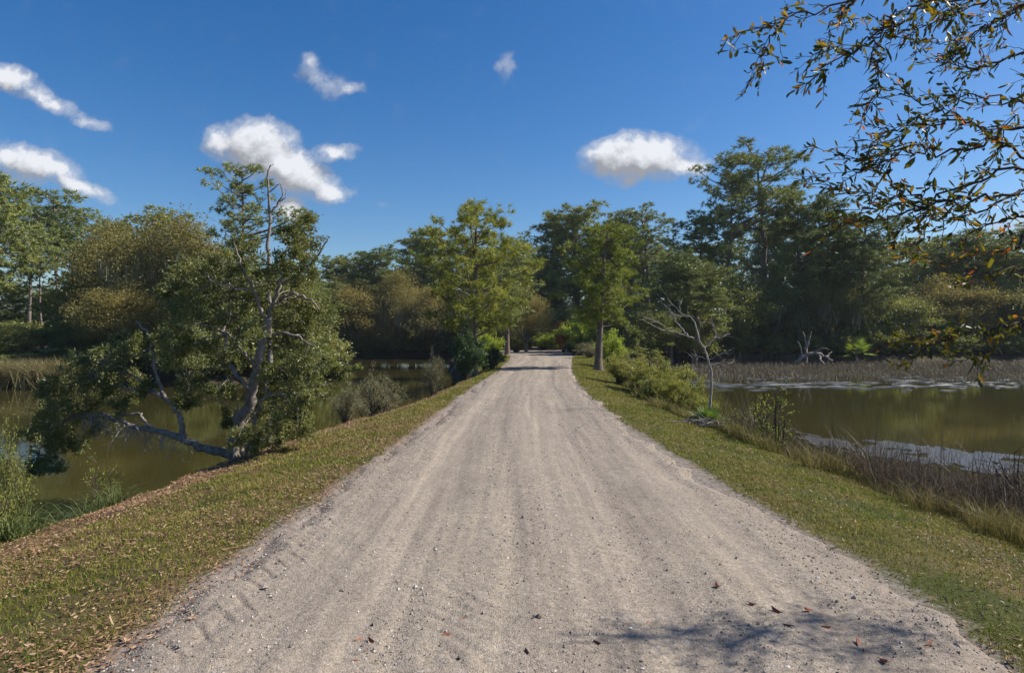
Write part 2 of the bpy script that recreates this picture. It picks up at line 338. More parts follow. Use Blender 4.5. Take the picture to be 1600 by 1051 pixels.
edge_drop = -.10 * sstep(.14, -.26, from_edge + (fbm(RX * 2.5, RY * 2.5, 51, 4) - .5) * .42 + (fbm(RX * .8, RY * .7, 53, 2) - .5) * .62)
RZ = .022 + ruts + tread + bumpy + edge_drop
ra = Acc(); n = len(rl); i = np.arange(len(ry) - 1)[:, None] * n; j = np.arange(n - 1)[None]
ra.add(np.stack([RX, RY, RZ], -1).reshape(-1, 3), np.stack([i + j, i + j + 1, i + n + j + 1, i + n + j], -1).reshape(-1, 4))
road = ra.build('road', road_material(), smooth=True); tag(road, kind='structure')
attr(road, 'across', lat); attr(road, 'edge', sstep(.75, .05, from_edge))
wa = Acc(); wx = np.linspace(-420, 420, 3); wy = np.array([-30, 245, 520.])
wa, _, _ = grid_acc(wx, wy, lambda x, y: x * 0 + WATER); water = wa.build('water', water_material()); tag(water, kind='structure')

# ------------------------------------------------------------------ ground cover (uncountable)
rng = np.random.default_rng(5)
def scatter(n, x0, x1, y0, y1, seed):
    r = np.random.default_rng(seed); y = np.exp(r.uniform(math.log(y0), math.log(y1), n)); return r.uniform(x0, x1, n), y
def shore(x, y): return np.minimum(pond_sd(LEFT_POND, x, y), pond_sd(RIGHT_POND, x, y))
def on_ground(x, y, dz=0): return np.stack([x, y, height(x, y) + dz], 1)
g = Acc()
for x0, x1, n, sd in ((-6.2, -.2, 300000, 1), (2.0, 8.0, 300000, 2)):
    x, y = scatter(n, x0, x1, 2.5, 60, sd); rd = road_dist(x, y); s = shore(x, y)
    keep = (rd > .02 + .34 * fbm(x * 2.2, y * 2.2, 61, 4)) & (s > .45) & (rng.uniform(size=n) < np.clip(.30 + 1.6 * (fbm(x * 1.1, y * 1.1, 71, 4) - .22), 0, 1) * np.where(x < 0, np.where(s < 1.3, .14, .8), 1))
    x, y = x[keep], y[keep]; m = len(x)
    g.blades(on_ground(x, y, -.006), rng.uniform(.018, .062, m) * (1 + y * .012), np.maximum(.0035, .0011 * y) * rng.uniform(.7, 1.4, m), rng.uniform(.1, 1.1, m), rng)
tag(g.build('grass', M['lawn']), kind='stuff')
g = Acc()
for x0, x1, n, sd in ((-6.0, -1.4, 110000, 3), (2.0, 6.0, 34000, 4)):
    x, y = scatter(n, x0, x1, 2.5, 26, sd); rd = road_dist(x, y); s = shore(x, y)
    dens = fbm(x * .9, y * .9, 81, 4)
    keep = (rd > np.where((x > 0) & (rng.uniform(size=n) < .16), -1.1, -.18)) & (s > .35) & (rng.uniform(size=n) < np.clip((dens - .25) * 2.2, .08, 1) * np.where(rd < .1, .35, np.where((s < 1.6) & (x < 0), 3., .62))); x, y = x[keep], y[keep]; m = len(x)
    a = rng.uniform(0, 6.283, m); D = np.stack([np.cos(a), np.sin(a), rng.normal(0, .22, m)], 1)
    sd2 = norm(np.cross(D, UP + rng.normal(size=(m, 3)) * .35))
    g.leaves6(on_ground(x, y, .022), D, rng.gamma(6, .0047, m) * (1 + y * .012), rng.uniform(.007, .015, m) * (1 + y * .03), rng, .35, sd2)
tag(g.build('leaf_litter', M['litter']), kind='stuff')
# loose stones
OCT = np.array([(1, 0, 0), (-1, 0, 0), (0, 1, 0), (0, -1, 0), (0, 0, 1), (0, 0, -1)], float); OF = np.array([(0, 2, 4), (2, 1, 4), (1, 3, 4), (3, 0, 4), (2, 0, 5), (1, 2, 5), (3, 1, 5), (0, 3, 5)])
from_road = lambda x, y: np.array([0])
def road_z(x, y):
    iy = np.clip(np.searchsorted(ry, y), 0, len(ry) - 1); l, r = road_edges(y); u = (x - l) / (r - l)
    iu = np.clip(np.searchsorted(rl, u), 0, NL - 1); return RZ[iy, iu]
x, y = scatter(60000, -2.5, 3.0, 2.6, 22, 9); rd = road_dist(x, y); l, r_ = road_edges(y)
pr = np.clip((fbm((x - l) * 3, y * .35, 91, 3) - .36) * 2.2, .06, 1) + sstep(-.55, -.1, rd) * .8
keep = (rd < .22 * fbm(x * 3, y * 3, 5, 3) + .06) & (rng.uniform(size=len(x)) < pr); x, y = x[keep], y[keep]; m = len(x)
sz = rng.gamma(2.2, .0014, m) * (1 + y * .03) + .0016; V = OCT[None] * (sz[:, None, None] * rng.uniform(.55, 1.3, (m, 1, 3)) * rng.uniform(.75, 1.25, (m, 6, 3)))
a = rng.uniform(0, 6.28, m); ca, sa = np.cos(a)[:, None], np.sin(a)[:, None]
V = np.stack([V[..., 0] * ca - V[..., 1] * sa, V[..., 0] * sa + V[..., 1] * ca, V[..., 2] * .75], -1)
V += np.stack([x, y, np.maximum(road_z(x, y), height(x, y) - .01) + sz * .25], 1)[:, None]
g = Acc(); g.add(V.reshape(-1, 3), None, (np.arange(m)[:, None, None] * 6 + OF[None]).reshape(-1, 3)); tag(g.build('gravel', M['stone']), kind='stuff')
# tall grass on the right bank, then the dark reeds in the shallows
g = Acc(); x, y = scatter(90000, 3.6, 7.2, 4.6, 34, 12); s = pond_sd(RIGHT_POND, x, y); w = fbm(x * 1.2, y * 1.2, 101, 3)
keep = (s < 1.0 + (w - .5) * 1.6) & (s > -.8) & (road_dist(x, y) > .8) & (rng.uniform(size=len(x)) < .3 + w); x, y = x[keep], y[keep]; m = len(x)
g.blades(on_ground(x, y, -.02), rng.uniform(.14, .52, m) * (.7 + .6 * fbm(x * .7, y * .7, 5, 2)), np.maximum(.006, .0010 * y), rng.uniform(.15, .8, m), rng)
tag(g.build('bank_grass', M['tall_grass']), kind='stuff')
g = Acc(); x, y = scatter(150000, 4.9, 17, 4.5, 21, 14); s = -pond_sd(RIGHT_POND, x, y); lim = 6.6 + .84 * (14.6 - y)
w = fbm(x * 1.1, y * 1.1, 111, 3)
keep = (s > -.55) & (x < np.maximum(lim, 5.6) + 2.2 + (w - .5) * 2) & (rng.uniform(size=len(x)) < np.clip((lim - x) / 1.6, .012, 1) * np.clip((w - .16) * 2.2, .08, 1)); x, y = x[keep], y[keep]; m = len(x)
zb = np.maximum(height(x, y), WATER - .12); hh = rng.gamma(6, .115, m) * (.65 + .7 * w[keep])
g.blades(np.stack([x, y, zb], 1), hh, np.maximum(.0055, .0009 * y) * rng.uniform(.6, 1.4, m), rng.gamma(2, .13, m), rng)
tag(g.build('marsh_reeds', M['reed']), kind='stuff')
g = Acc(); r = np.random.default_rng(15); n = 52000; y = r.uniform(36, 67, n); x = r.uniform(6, 66, n); s = -pond_sd(RIGHT_POND, x, y); w = fbm(x * .22, y * .9, 121, 4)
keep = (s > -1.6) & (r.uniform(size=n) < sstep(40, 47, y + (w - .5) * 15) * (.35 + .8 * w)); x, y = x[keep], y[keep]; m = len(x)
g.blades(np.stack([x, y, np.maximum(height(x, y), WATER - .05)], 1), r.uniform(.25, .62, m) * (.6 + .6 * sstep(48, 66, y)), r.uniform(.03, .07, m), r.uniform(.05, .5, m), r)
tag(g.build('far_marsh_grass', M['far_reed']), kind='stuff')
g = Acc(); n = 9000; r = np.random.default_rng(16); cx = r.choice([-30.5, -29.2, -27.6, -26.3, -33, -36], n); x = cx + r.normal(0, .55, n); y = 37.4 + r.normal(0, .7, n)
D = np.stack([x - cx + r.normal(0, .3, n), y - 37.4 + r.normal(0, .3, n)], 1)
b = r.uniform(1.0, 2.1, n); C = np.stack([cx + (x - cx) * .5, y, np.full(n, WATER - .05)], 1); g.blades(C, b, r.uniform(.02, .045, n), r.uniform(.15, .9, n), r, .6)
tag(g.build('reed_bed', M['tan_reed']), kind='stuff')
# pale slivers painting ripple glints on the water at the far marsh edge
g = Acc(); r = np.random.default_rng(17)
for k in range(230):
    yy = r.choice([r.uniform(34.5, 47), r.uniform(37, 41)]); xx = r.uniform(8.5, 36); L = r.gamma(2, .20) + .08; wd = r.uniform(.015, .06); q = 9
    a = np.linspace(0, 6.283, q, endpoint=False); rad = r.uniform(.6, 1.2, q)
    top = np.stack([xx + np.cos(a) * L * rad, yy + np.sin(a) * wd * rad, np.full(q, WATER + .03)], 1); bot = top - UP * .04
    g.add(np.concatenate([top, bot, top.mean(0, keepdims=True) + UP * .02]), [(i, i + q, (i + 1) % q + q, (i + 1) % q) for i in range(q)], [(i, (i + 1) % q, 2 * q) for i in range(q)])
tag(g.build('painted_glints', M['glint']), kind='stuff')

# broken pale sheet outside the near reeds, the sky's reflection put into its colour
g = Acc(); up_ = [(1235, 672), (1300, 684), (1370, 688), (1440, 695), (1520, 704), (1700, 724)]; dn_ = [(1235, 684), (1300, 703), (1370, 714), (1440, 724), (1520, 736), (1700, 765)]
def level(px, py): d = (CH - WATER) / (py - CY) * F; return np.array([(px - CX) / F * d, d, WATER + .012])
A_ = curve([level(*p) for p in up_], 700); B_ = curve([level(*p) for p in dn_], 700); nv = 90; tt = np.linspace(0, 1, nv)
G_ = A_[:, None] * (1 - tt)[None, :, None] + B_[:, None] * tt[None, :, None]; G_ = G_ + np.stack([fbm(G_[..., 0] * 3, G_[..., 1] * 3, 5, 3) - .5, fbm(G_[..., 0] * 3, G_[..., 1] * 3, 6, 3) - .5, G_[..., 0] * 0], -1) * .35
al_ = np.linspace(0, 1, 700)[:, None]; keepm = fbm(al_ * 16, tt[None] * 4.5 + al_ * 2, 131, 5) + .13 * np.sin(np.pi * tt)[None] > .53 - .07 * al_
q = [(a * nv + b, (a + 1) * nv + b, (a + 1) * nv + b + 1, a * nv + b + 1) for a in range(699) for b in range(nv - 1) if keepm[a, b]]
g.add(G_.reshape(-1, 3), q); tag(g.build('water_film', M['film']), kind='stuff')  # film: pale sheet standing for the sky's reflection

# ------------------------------------------------------------------ plants: generators (root at the origin)
def pine_parts(seed, H, cb, wid, ncl, tpc, tl, tw, nn, trunk_r=.014, cr=.055, ragged=.25, arm=0):
    """a pine: straight trunk, boughs rising to rounded clumps of needle tufts, a domed airy crown"""
    r = np.random.default_rng(seed); wood = Acc(); crown = Acc()
    tz = np.linspace(0, 1, 12); wob = np.cumsum(r.normal(0, .006, (12, 2)), 0) * H
    T = np.stack([wob[:, 0] * tz, wob[:, 1] * tz, tz * H * .96], 1)
    rad = H * trunk_r * (1 - .88 * tz ** .9) + .02; rad[0] *= 1.3; wood.tube(curve(T, 22), np.interp(np.linspace(0, 1, 22), tz, rad), 8)
    at = lambda z: np.array([np.interp(z, T[:, 2], T[:, k]) for k in range(3)])
    C, A = [], []
    for k in range(ncl + arm):
        u = (k + r.uniform(0, 1)) / ncl; az = k * 2.4 + r.uniform(-.5, .5); w = wid * H * math.sin(math.pi * (.16 + .66 * min(u, 1))) ** .6
        q = w * math.sqrt(r.uniform(.06, 1)) * r.uniform(1 - ragged, 1 + ragged * .6); z = H * (cb + (1 - cb) * (.04 + .96 * u))
        if k >= ncl: az, z, q = 3.3 + r.uniform(-.25, .25), H * (cb + (1 - cb) * r.uniform(.30, .48)), wid * H * r.uniform(.9, 1.75)
        p = at(min(z, H * .96)); c = np.array([p[0] + math.cos(az) * q, p[1] + math.sin(az) * q, z])
        b0 = at(max(z - q * r.uniform(.25, .6), H * cb * .92)); mid = b0 * .45 + c * .55 - UP * q * r.uniform(.0, .12)
        bl = curve([b0, mid, c], 6); wood.tube(bl, np.linspace(H * .0028 + q * .010, .012, 6), 4)
        R_ = H * cr * r.uniform(.65, 1.3); n = max(4, int(tpc * r.uniform(.7, 1.3)))
        g3 = norm(r.normal(size=(n, 3))) * r.uniform(.15, 1, (n, 1)) ** .5 * R_ * np.array([1.15, 1.15, .62]); e = c + g3
        for j in range(0, n, 3): wood.tube(np.stack([c - g3[j] * .2, c + g3[j] * .5 - UP * .02, e[j]]), (.014, .010, .006), 3)
        C.append(e); A.append(norm(g3) * .8 + UP * .5)
        f = r.uniform(.6, .95, (max(2, n // 4), 1)); C.append(b0 + (c - b0) * f + r.normal(0, R_ * .3, (len(f), 3))); A.append(np.tile(norm(c - b0), (len(f), 1)))
    C.append(T[-1:] + UP * H * .02); A.append(UP[None])
    crown.needles(np.concatenate(C), norm(np.concatenate(A)), nn, tl, tw, r); return wood, crown
def oak_parts(seed, H, wid, nclump, nleaf, ll=.28, lw=.16, base=.18, moss=False, top=1.0, trunk_r=.02, lean=0):
    r = np.random.default_rng(seed); wood = Acc(); crown = Acc(); mossa = Acc() if moss else None
    c = np.array([0, 0, H * (.5 + base * .5)]); ax = np.array([wid, wid * .95, H * (1 - base) * .5])
    d = rdir(r, nclump); d[:, 2] = np.where(d[:, 2] < -.55, -d[:, 2], d[:, 2])
    lobes = 1 + .20 * np.sin(d[:, 0] * 5 + seed) * np.cos(d[:, 1] * 4 + seed * 2) + r.normal(0, .08, nclump)
    K = c + d * ax * (r.uniform(.25, 1, (nclump, 1)) ** .45) * lobes[:, None] * .86; K[:, 0] += lean * (K[:, 2] / H)
    fork = np.array([lean * .2, 0, H * (base + .12)]); R0 = H * trunk_r
    wood.tube(curve([(0, 0, -.2), (r.normal(0, .1), r.normal(0, .1), fork[2] * .5), fork], 8), np.linspace(R0 * 1.3, R0 * .8, 8), 8)
    nm = 7; mains = []
    for k in range(nm):
        a = k * 6.283 / nm + r.uniform(-.3, .3); e = r.uniform(.5, 1.25); q = fork + np.array([math.cos(a) * math.cos(e) * wid * .55, math.sin(a) * math.cos(e) * wid * .55, math.sin(e) * H * .35])
        mp = curve([fork, fork * .5 + q * .5 + r.normal(0, .05 * H, 3), q], 7); mains.append(mp); wood.tube(mp, np.linspace(R0 * .55, R0 * .2, 7), 6)
    allp = np.concatenate(mains)
    for k in K[::2]:
        b = allp[np.argmin(((allp - k) ** 2).sum(1) + (allp[:, 2] > k[2]) * 4)]; wood.tube(curve([b, b * .5 + k * .5 + r.normal(0, .03 * H, 3), k], 5), np.linspace(R0 * .18, .012, 5), 4)
    per = nleaf // nclump; rc = (wid * wid * H) ** (1 / 3) * r.uniform(.13, .25, nclump)
    Kc = np.repeat(K, per, 0); g3 = r.normal(size=(len(Kc), 3)); g3 = norm(g3) * (r.uniform(0, 1, (len(Kc), 1)) ** .5)
    Pn = Kc + g3 * np.repeat(rc, per)[:, None] * np.array([1.15, 1.15, .75]) * 1.2
    Pn[:, 2] = np.maximum(Pn[:, 2], .1)
    crown.leaves(Pn, norm(g3 * .7 + rdir(r, len(Pn)) + UP * .1), ll * r.uniform(.6, 1.25, len(Pn)), lw * r.uniform(.6, 1.2, len(Pn)), r)
    if moss:
        q = K[K[:, 2] < H * .75]; n = 1400; b = q[r.integers(0, len(q), n)] + r.normal(0, .35, (n, 3)); L = r.uniform(.4, 1.5, n); s2 = r.normal(0, .05, (n, 3))
        mossa.leaves(b, np.tile(-UP, (n, 1)) + s2, L, L * .07, r)
    return wood, crown, mossa
def shrub_parts(seed, H, wid, nstem, nleaf, ll, lw, upright=.8):
    r = np.random.default_rng(seed); wood = Acc(); crown = Acc(); C, D = [], []
    for k in range(nstem):
        a = r.uniform(0, 6.283); q = r.uniform(.1, 1) ** .7; tip = np.array([math.cos(a) * wid * q, math.sin(a) * wid * q, H * (1 - .45 * q * q) * r.uniform(.7, 1.05)])
        mid = tip * np.array([.35, .35, .5]) + r.normal(0, .05 * H, 3); p = curve([tip * np.array([.08, .08, 0]) - UP * .1, mid, tip], 7); wood.tube(p, np.linspace(.012 * H + .004, .004, 7), 4)
        for j in range(5):
            b = p[r.integers(2, 7)]; e = b + (norm(tip - b + r.normal(0, .3, 3) + UP * upright * .3) * H * r.uniform(.1, .25)); wood.tube(np.stack([b, e]), (.004 + .002 * H, .003), 3)
            n = nleaf // (nstem * 5); f = r.uniform(.0, 1, (n, 1)); C.append(b + (e - b) * f + r.normal(0, .035 * H, (n, 3))); D.append(np.tile(norm(e - b), (n, 1)) + rdir(r, n) * .9)
    C = np.concatenate(C); C[:, 2] = np.maximum(C[:, 2], .02); D = np.concatenate(D)
    crown.leaves(C, D, ll * r.uniform(.6, 1.25, len(C)), lw * r.uniform(.6, 1.2, len(C)), r); return wood, crown

LIB = {}
def lib(kind, H, parts, mats, names):
    z = np.concatenate(parts[1].V)[:, 2]; H = float(np.percentile(z, 99.9)) / 1.02
    LIB[kind] = (H, [(nm, a.mesh(kind + '_' + nm, M[mt], nm == 'trunk')) for nm, a, mt in zip(names, parts, mats) if a is not None])
# pines: closed, open and young crowns
for k, (cb, w, n) in enumerate(((.36, .17, 62), (.30, .18, 70), (.44, .17, 54), (.26, .17, 74))):
    lib('pine_full%d' % k, 18, pine_parts(100 + k, 18, cb, w, int(n * 1.15), 14, .48, .075, 18, .014, .044, .35), ('pine_bark', 'needle'), ('trunk', 'crown'))
for k, (cb, n) in enumerate(((.58, 24), (.64, 20))):
    lib('pine_bare%d' % k, 18, pine_parts(120 + k, 18, cb, .13, n + 6, 12, .46, .07, 17, .008, .044, .4), ('pale_bark', 'needle'), ('trunk', 'crown'))
for k, (cb, n, arm) in enumerate(((.58, 40, 6), (.56, 50, 0))):
    lib('pine_open%d' % k, 22, pine_parts(130 + k, 22, cb, .17, n, 13, .46, .07, 17, .011, .034, .45, arm), ('pine_bark', 'needle'), ('trunk', 'crown'))
lib('pine_young0', 9, pine_parts(142, 9, .26, .30, 84, 16, .28, .030, 20, .015, .052, .4), ('pine_bark', 'needle_bright'), ('trunk', 'crown'))
lib('pine_young1', 9, pine_parts(143, 9, .30, .22, 66, 15, .28, .030, 20, .022, .050, .4, 3), ('pine_bark', 'needle_bright'), ('trunk', 'crown'))
for k in range(3):
    lib('oak_dark%d' % k, 9, oak_parts(200 + k, 9, 3.6, 90, 15000, .26, .15, .10), ('oak_bark', 'oak_leaf'), ('trunk', 'crown'))
for k in range(3):
    lib('oak_olive%d' % k, 10, oak_parts(210 + k, 10, 4.0, 110, 27000, .18, .10, .06, k == 1), ('oak_bark', 'olive_leaf', 'moss'), ('trunk', 'crown', 'moss'))
lib('oak_mossy0', 9, oak_parts(220, 9, 3.8, 80, 13000, .24, .14, .14, True), ('oak_bark', 'oak_leaf', 'moss'), ('trunk', 'crown', 'moss'))
for nm, mt, a in (('shrub_green', 'shrub_leaf', (301, 1.5, .85, 26, 9000, .075, .026)), ('shrub_grey', 'grey_leaf', (302, 1.4, .8, 28, 6500, .055, .016)), ('shrub_dark', 'dark_leaf', (303, 2.0, 1.0, 26, 9000, .12, .05)),
                  ('shrub_bright', 'bright_leaf', (304, 3.0, 1.7, 22, 6000, .24, .11)), ('shrub_rust', 'rust_leaf', (305, 2.6, 1.2, 18, 3500, .22, .09)), ('shrub_yellow', 'bright_leaf', (306, 2.2, .9, 22, 5000, .13, .05)),
                  ('weed_tall', 'bright_leaf', (307, 1.2, .28, 9, 420, .045, .016)), ('shrub_cedar', 'shrub_leaf', (308, 1.9, .75, 34, 16000, .05, .014)), ('shrub_dry', 'dry_leaf', (310, 1.2, .55, 34, 900, .04, .014)), ('shrub_far', 'oak_leaf', (309, 3.0, 1.9, 24, 6000, .24, .13))):
    lib(nm, a[1], shrub_parts(*a), ('twig_bark', mt), ('stem', 'foliage'))
def plant(name, kind, cat, label, px, top, d, wpx=None, group=None, rot=None, ground_z=None):
    """stands a tree of the library where the photo shows it, as tall as it is there"""
    H, parts = LIB[kind]; X = (px - CX) / F * d; zg = ht(X, d) if ground_z is None else ground_z
    need = CH + (CY - top) / F * d - zg; k = need / (H * 1.02)
    t = thing(name, label, cat, (X, d, zg - .05), group); w = k if wpx is None else wpx / F * d / WID[kind]
    t.scale = (w, w, k); t.rotation_euler = (0, 0, (px * 1.7 + d) % 6.283 if rot is None else rot)
    for nm, me in parts:
        o = bpy.data.objects.new(nm, me); COL.objects.link(o); o.parent = t
    return t
WID = {}
for kd, (H, parts) in LIB.items():
    me = parts[1][1]; co = np.empty(len(me.vertices) * 3, np.float32); me.vertices.foreach_get('co', co); co = co.reshape(-1, 3)
    WID[kd] = float(np.percentile(np.abs(co[:, :2] - np.median(co[:, :2], 0)), 98) * 2)
GP, GO, GR = 'pines of the wood round the ponds', 'broadleaf trees on the pond shores', 'roadside pines'

# ------------------------------------------------------------------ trees, each at its own place: kind, label, x in the photo, its top, metres away, width
PINES = [
 ('pine_full0', 'dark pine cut by the left frame edge, beyond the left pond', -14, 268, 48, 120),
 ('pine_bare0', 'slim bare-trunked pine, leftmost of the group above the reed bed', 46, 322, 58, 95),
 ('pine_bare1', 'tallest bare-trunked pine above the reed bed, flat-topped crown', 86, 293, 61, 110),
 ('pine_bare0', 'bare-trunked pine beside the olive oak, rightmost of the group above the reed bed', 116, 318, 62, 85),
 ('pine_bare1', 'low thin pine between the taller bare-trunked pines above the reed bed', 66, 352, 55, 70),
 ('pine_full1', 'small pine top showing behind the left olive oaks', 178, 342, 74, 110),
 ('pine_full2', 'pine top showing just over the broad olive dome oak', 243, 324, 76, 110),
 ('pine_open0', 'open-crowned pine with a long left bough, standing over the leaning tree', 374, 247, 46, 175),
 ('pine_full1', 'distant pine right of the leaning tree, left of the low pine row', 522, 398, 92, 75),
 ('pine_full3', 'distant pine in the middle of the low pine row over the pond bay', 553, 396, 94, 70),
 ('pine_full0', 'distant rounded pine, right end of the low pine row over the pond bay', 588, 387, 90, 75),
 ('pine_full2', 'tall dark pine left of the bright roadside pine', 644, 363, 98, 90),
 ('pine_full1', 'dark pine close behind the bright roadside pine, on its left', 690, 354, 97, 95),
 ('pine_full3', 'dark pine right behind the bright left roadside pine', 793, 372, 62, 85),
 ('pine_full2', 'pine at the left of the right-hand group, over the road end', 858, 338, 92, 90),
 ('pine_full0', 'tall dense pine directly behind the right roadside pine', 905, 320, 90, 115),
 ('pine_full1', 'dense pine right of the right roadside pine', 966, 334, 88, 100),
 ('pine_open1', 'loose-topped pine between the roadside pine and the dead sapling', 1012, 321, 86, 95),
 ('pine_full3', 'low pine behind the bare dead sapling', 1048, 392, 62, 95),
 ('pine_full0', 'low dense pine straight behind the bare dead sapling', 1085, 408, 63, 105),
 ('pine_full2', 'rounded pine left of the two tall open pines', 1090, 330, 74, 95),
 ('pine_open0', 'tall open pine with a long left arm, left one of the two tall pines', 1138, 234, 72, 165),
 ('pine_open1', 'tallest pine of the right wood, wide airy crown', 1196, 222, 74, 150),
 ('pine_full0', 'dense pine right below the tallest open pine', 1248, 304, 71, 95),
 ('pine_full1', 'pine on the right shoulder of the tallest pine group', 1293, 304, 72, 95),
 ('pine_full3', 'broad pine sloping down right from the tall group', 1342, 336, 70, 125),
 ('pine_full2', 'far pine in the dip of the right tree line', 1398, 372, 84, 95),
 ('pine_full0', 'far pine under the hanging twigs, middle of the right tree line', 1455, 370, 88, 95),
 ('pine_full1', 'pine rising under the overhanging branches near the right edge', 1512, 357, 80, 110),
 ('pine_full3', 'pine behind the orange leaves at the right', 1562, 366, 82, 110),
 ('pine_full2', 'pine cut by the right frame edge beyond the marsh', 1612, 350, 76, 110),
]
for i, (kd, lb, px, top, d, w) in enumerate(PINES): plant('pine_tree', kd, 'pine tree', lb, px, top, d, w, GP)
plant('pine_tree', 'pine_young0', 'pine tree', 'bright yellow-green pine beside the left verge of the road', 742, 318, 33.5, 165, GR)
plant('pine_tree', 'pine_young1', 'pine tree', 'bright yellow-green pine beside the right verge with a thick dark trunk', 935, 346, 35.5, 126, GR)
plant('pine_tree', 'pine_full1', 'pine tree', 'darker second pine standing just behind the left roadside pine', 768, 388, 45, 95, GR)
OAKS = [
 ('oak_olive0', 'olive oak right of the bare-trunked pines', 168, 344, 51, 118), ('oak_olive1', 'broad olive-brown dome oak left of the leaning tree', 262, 331, 49, 200),
 ('oak_dark0', 'dark bushy tree under the left edge pine', 14, 505, 47, 90), ('oak_olive2', 'low olive tree on the far bank over the drooping limb', 196, 436, 44, 130),
 ('oak_dark1', 'dark tree behind the crown of the leaning tree', 338, 400, 43, 140), ('oak_dark2', 'dark green tree behind the right half of the leaning tree', 452, 428, 47, 130),
 ('oak_dark0', 'low dark tree over the water behind the leaning limb', 292, 505, 38.6, 95), ('oak_dark1', 'low dark tree beneath the bare-trunked pines', 122, 500, 50, 70),
 ('oak_olive0', 'round brownish tree on the shore of the pond bay', 548, 432, 87.2, 105), ('oak_olive1', 'pale moss-hung tree in the middle of the pond bay shore', 618, 420, 88.6, 85),
 ('oak_olive1', 'olive tree on the bay shore left of the roadside pine', 678, 446, 86.5, 90), ('oak_olive2', 'mid-green dome tree left of the road end', 822, 446, 70, 78),
 ('oak_mossy0', 'mossy grey tree behind the left roadside pine trunk', 790, 462, 76, 65), ('oak_olive2', 'tree closing the view straight over the road end', 862, 440, 92, 80),
 ('oak_olive1', 'olive tree behind the right roadside pine trunk', 962, 440, 62, 90), ('oak_dark1', 'dark tree left of the bare dead sapling', 1012, 478, 60, 85),
 ('oak_dark2', 'dark tree behind the bare dead sapling', 1084, 490, 64, 80), ('oak_dark0', 'dark tree right of the bare dead sapling', 1140, 432, 69, 105),
 ('oak_mossy0', 'moss-draped tree behind the driftwood log', 1208, 436, 71, 100), ('oak_olive1', 'olive tree beyond the marsh, left of the sabal palms', 1290, 424, 71, 115),
 ('oak_mossy0', 'grey mossy tree behind the sabal palms', 1345, 446, 72, 90), ('oak_dark1', 'dark bushy tree right of the sabal palms', 1404, 462, 72, 95),
 ('oak_olive2', 'olive tree behind the lowest hanging twigs', 1470, 428, 74, 115), ('oak_olive0', 'olive tree beyond the marsh near the right edge', 1535, 436, 74, 110),
 ('oak_dark2', 'dark tree at the right frame edge beyond the marsh', 1602, 440, 73, 110),
]
for kd, lb, px, top, d, w in OAKS: plant('oak_tree', kd, 'tree', lb, px, top, d, w, GO, ground_z=-1.0 if 540 < px < 690 else None)

# the far woods behind the named trees and the brush at their feet: one mass each
def arrays(me):
    co = np.empty(len(me.vertices) * 3, np.float32); me.vertices.foreach_get('co', co); co = co.reshape(-1, 3)
    return co
def mass(name, mat, src, places, keep, k, seed, big):
    r = np.random.default_rng(seed); a = Acc()
    for (x, y, h, w) in places:
        me = LIB[src[r.integers(len(src))]]; co = arrays(me[1][1][1]); n = len(co) // k; q = co.reshape(n, k, 3); q = q[r.uniform(size=n) < keep]
        ce = q.mean(1, keepdims=True); q = ce + (q - ce) * big; sz = h / me[0]; an = r.uniform(0, 6.283); ca, sa = math.cos(an), math.sin(an)
        ww = w / WID[src[0]]; X = (q[..., 0] * ca - q[..., 1] * sa) * ww + x; Y = (q[..., 0] * sa + q[..., 1] * ca) * ww + y; Z = q[..., 2] * sz + ht(x, y) - .1
        V = np.stack([X, Y, Z], -1).reshape(-1, 3); f = np.arange(len(V)).reshape(-1, k)
        a.add(V, f if k == 4 else None, f if k == 3 else None)
    return tag(a.build(name, mat), kind='stuff')
r = np.random.default_rng(77); pl = []
for px in np.arange(-260, 1900, 42):
    left = px < 500; d0 = 62 if left else (100 if px < 840 else 88)
    d = d0 + r.uniform(0, 26); x = (px - CX) / F * d + r.normal(0, 1.5)
    tp = np.interp(px, [-300, 0, 150, 260, 420, 520, 600, 700, 840, 950, 1050, 1240, 1340, 1420, 1600, 1900], [430, 446, 440, 372, 400, 418, 412, 392, 385, 362, 372, 340, 372, 392, 382, 380]) + r.uniform(0, 26)
    pl.append((x, d, CH + (CY - tp) / F * d, r.uniform(6.5, 9)))
mass('far_pine_wood', M['needle'], ['pine_full0', 'pine_full1', 'pine_full3'], pl, .30, 3, 78, 1.7)
pl = []
for px in np.arange(-280, 1900, 26):
    left = px < 500; d0 = 52 if left else (92 if px < 700 else (82 if px < 960 else 73))
    for row in range(2):
        d = d0 + row * 9 + r.uniform(0, 7); x = (px - CX) / F * d + r.normal(0, 1)
        if 770 < px < 900 and d < 84: d = 86 + r.uniform(0, 8)
        pl.append((x, d, r.uniform(2.4, 3.6) if px < 25 else r.uniform(2.3, 3.3) if px < 135 else r.uniform(3, 5.8) if 500 < px < 700 else r.uniform(3.0, 7.5), r.uniform(4, 6.5)))
mass('far_understorey', M['oak_leaf'], ['oak_dark0', 'oak_dark1', 'oak_olive2'], pl, .22, 4, 79, 1.75)
pl = []
def shoreline(p, step, off):
    out = []
    for (x0, y0), (x1, y1) in zip(p[:-1], p[1:]):
        L = math.hypot(x1 - x0, y1 - y0); nx, ny = -(y1 - y0) / L, (x1 - x0) / L
        for t in np.arange(0, L, step): out.append((x0 + (x1 - x0) * t / L + nx * off, y0 + (y1 - y0) * t / L + ny * off))
    return out
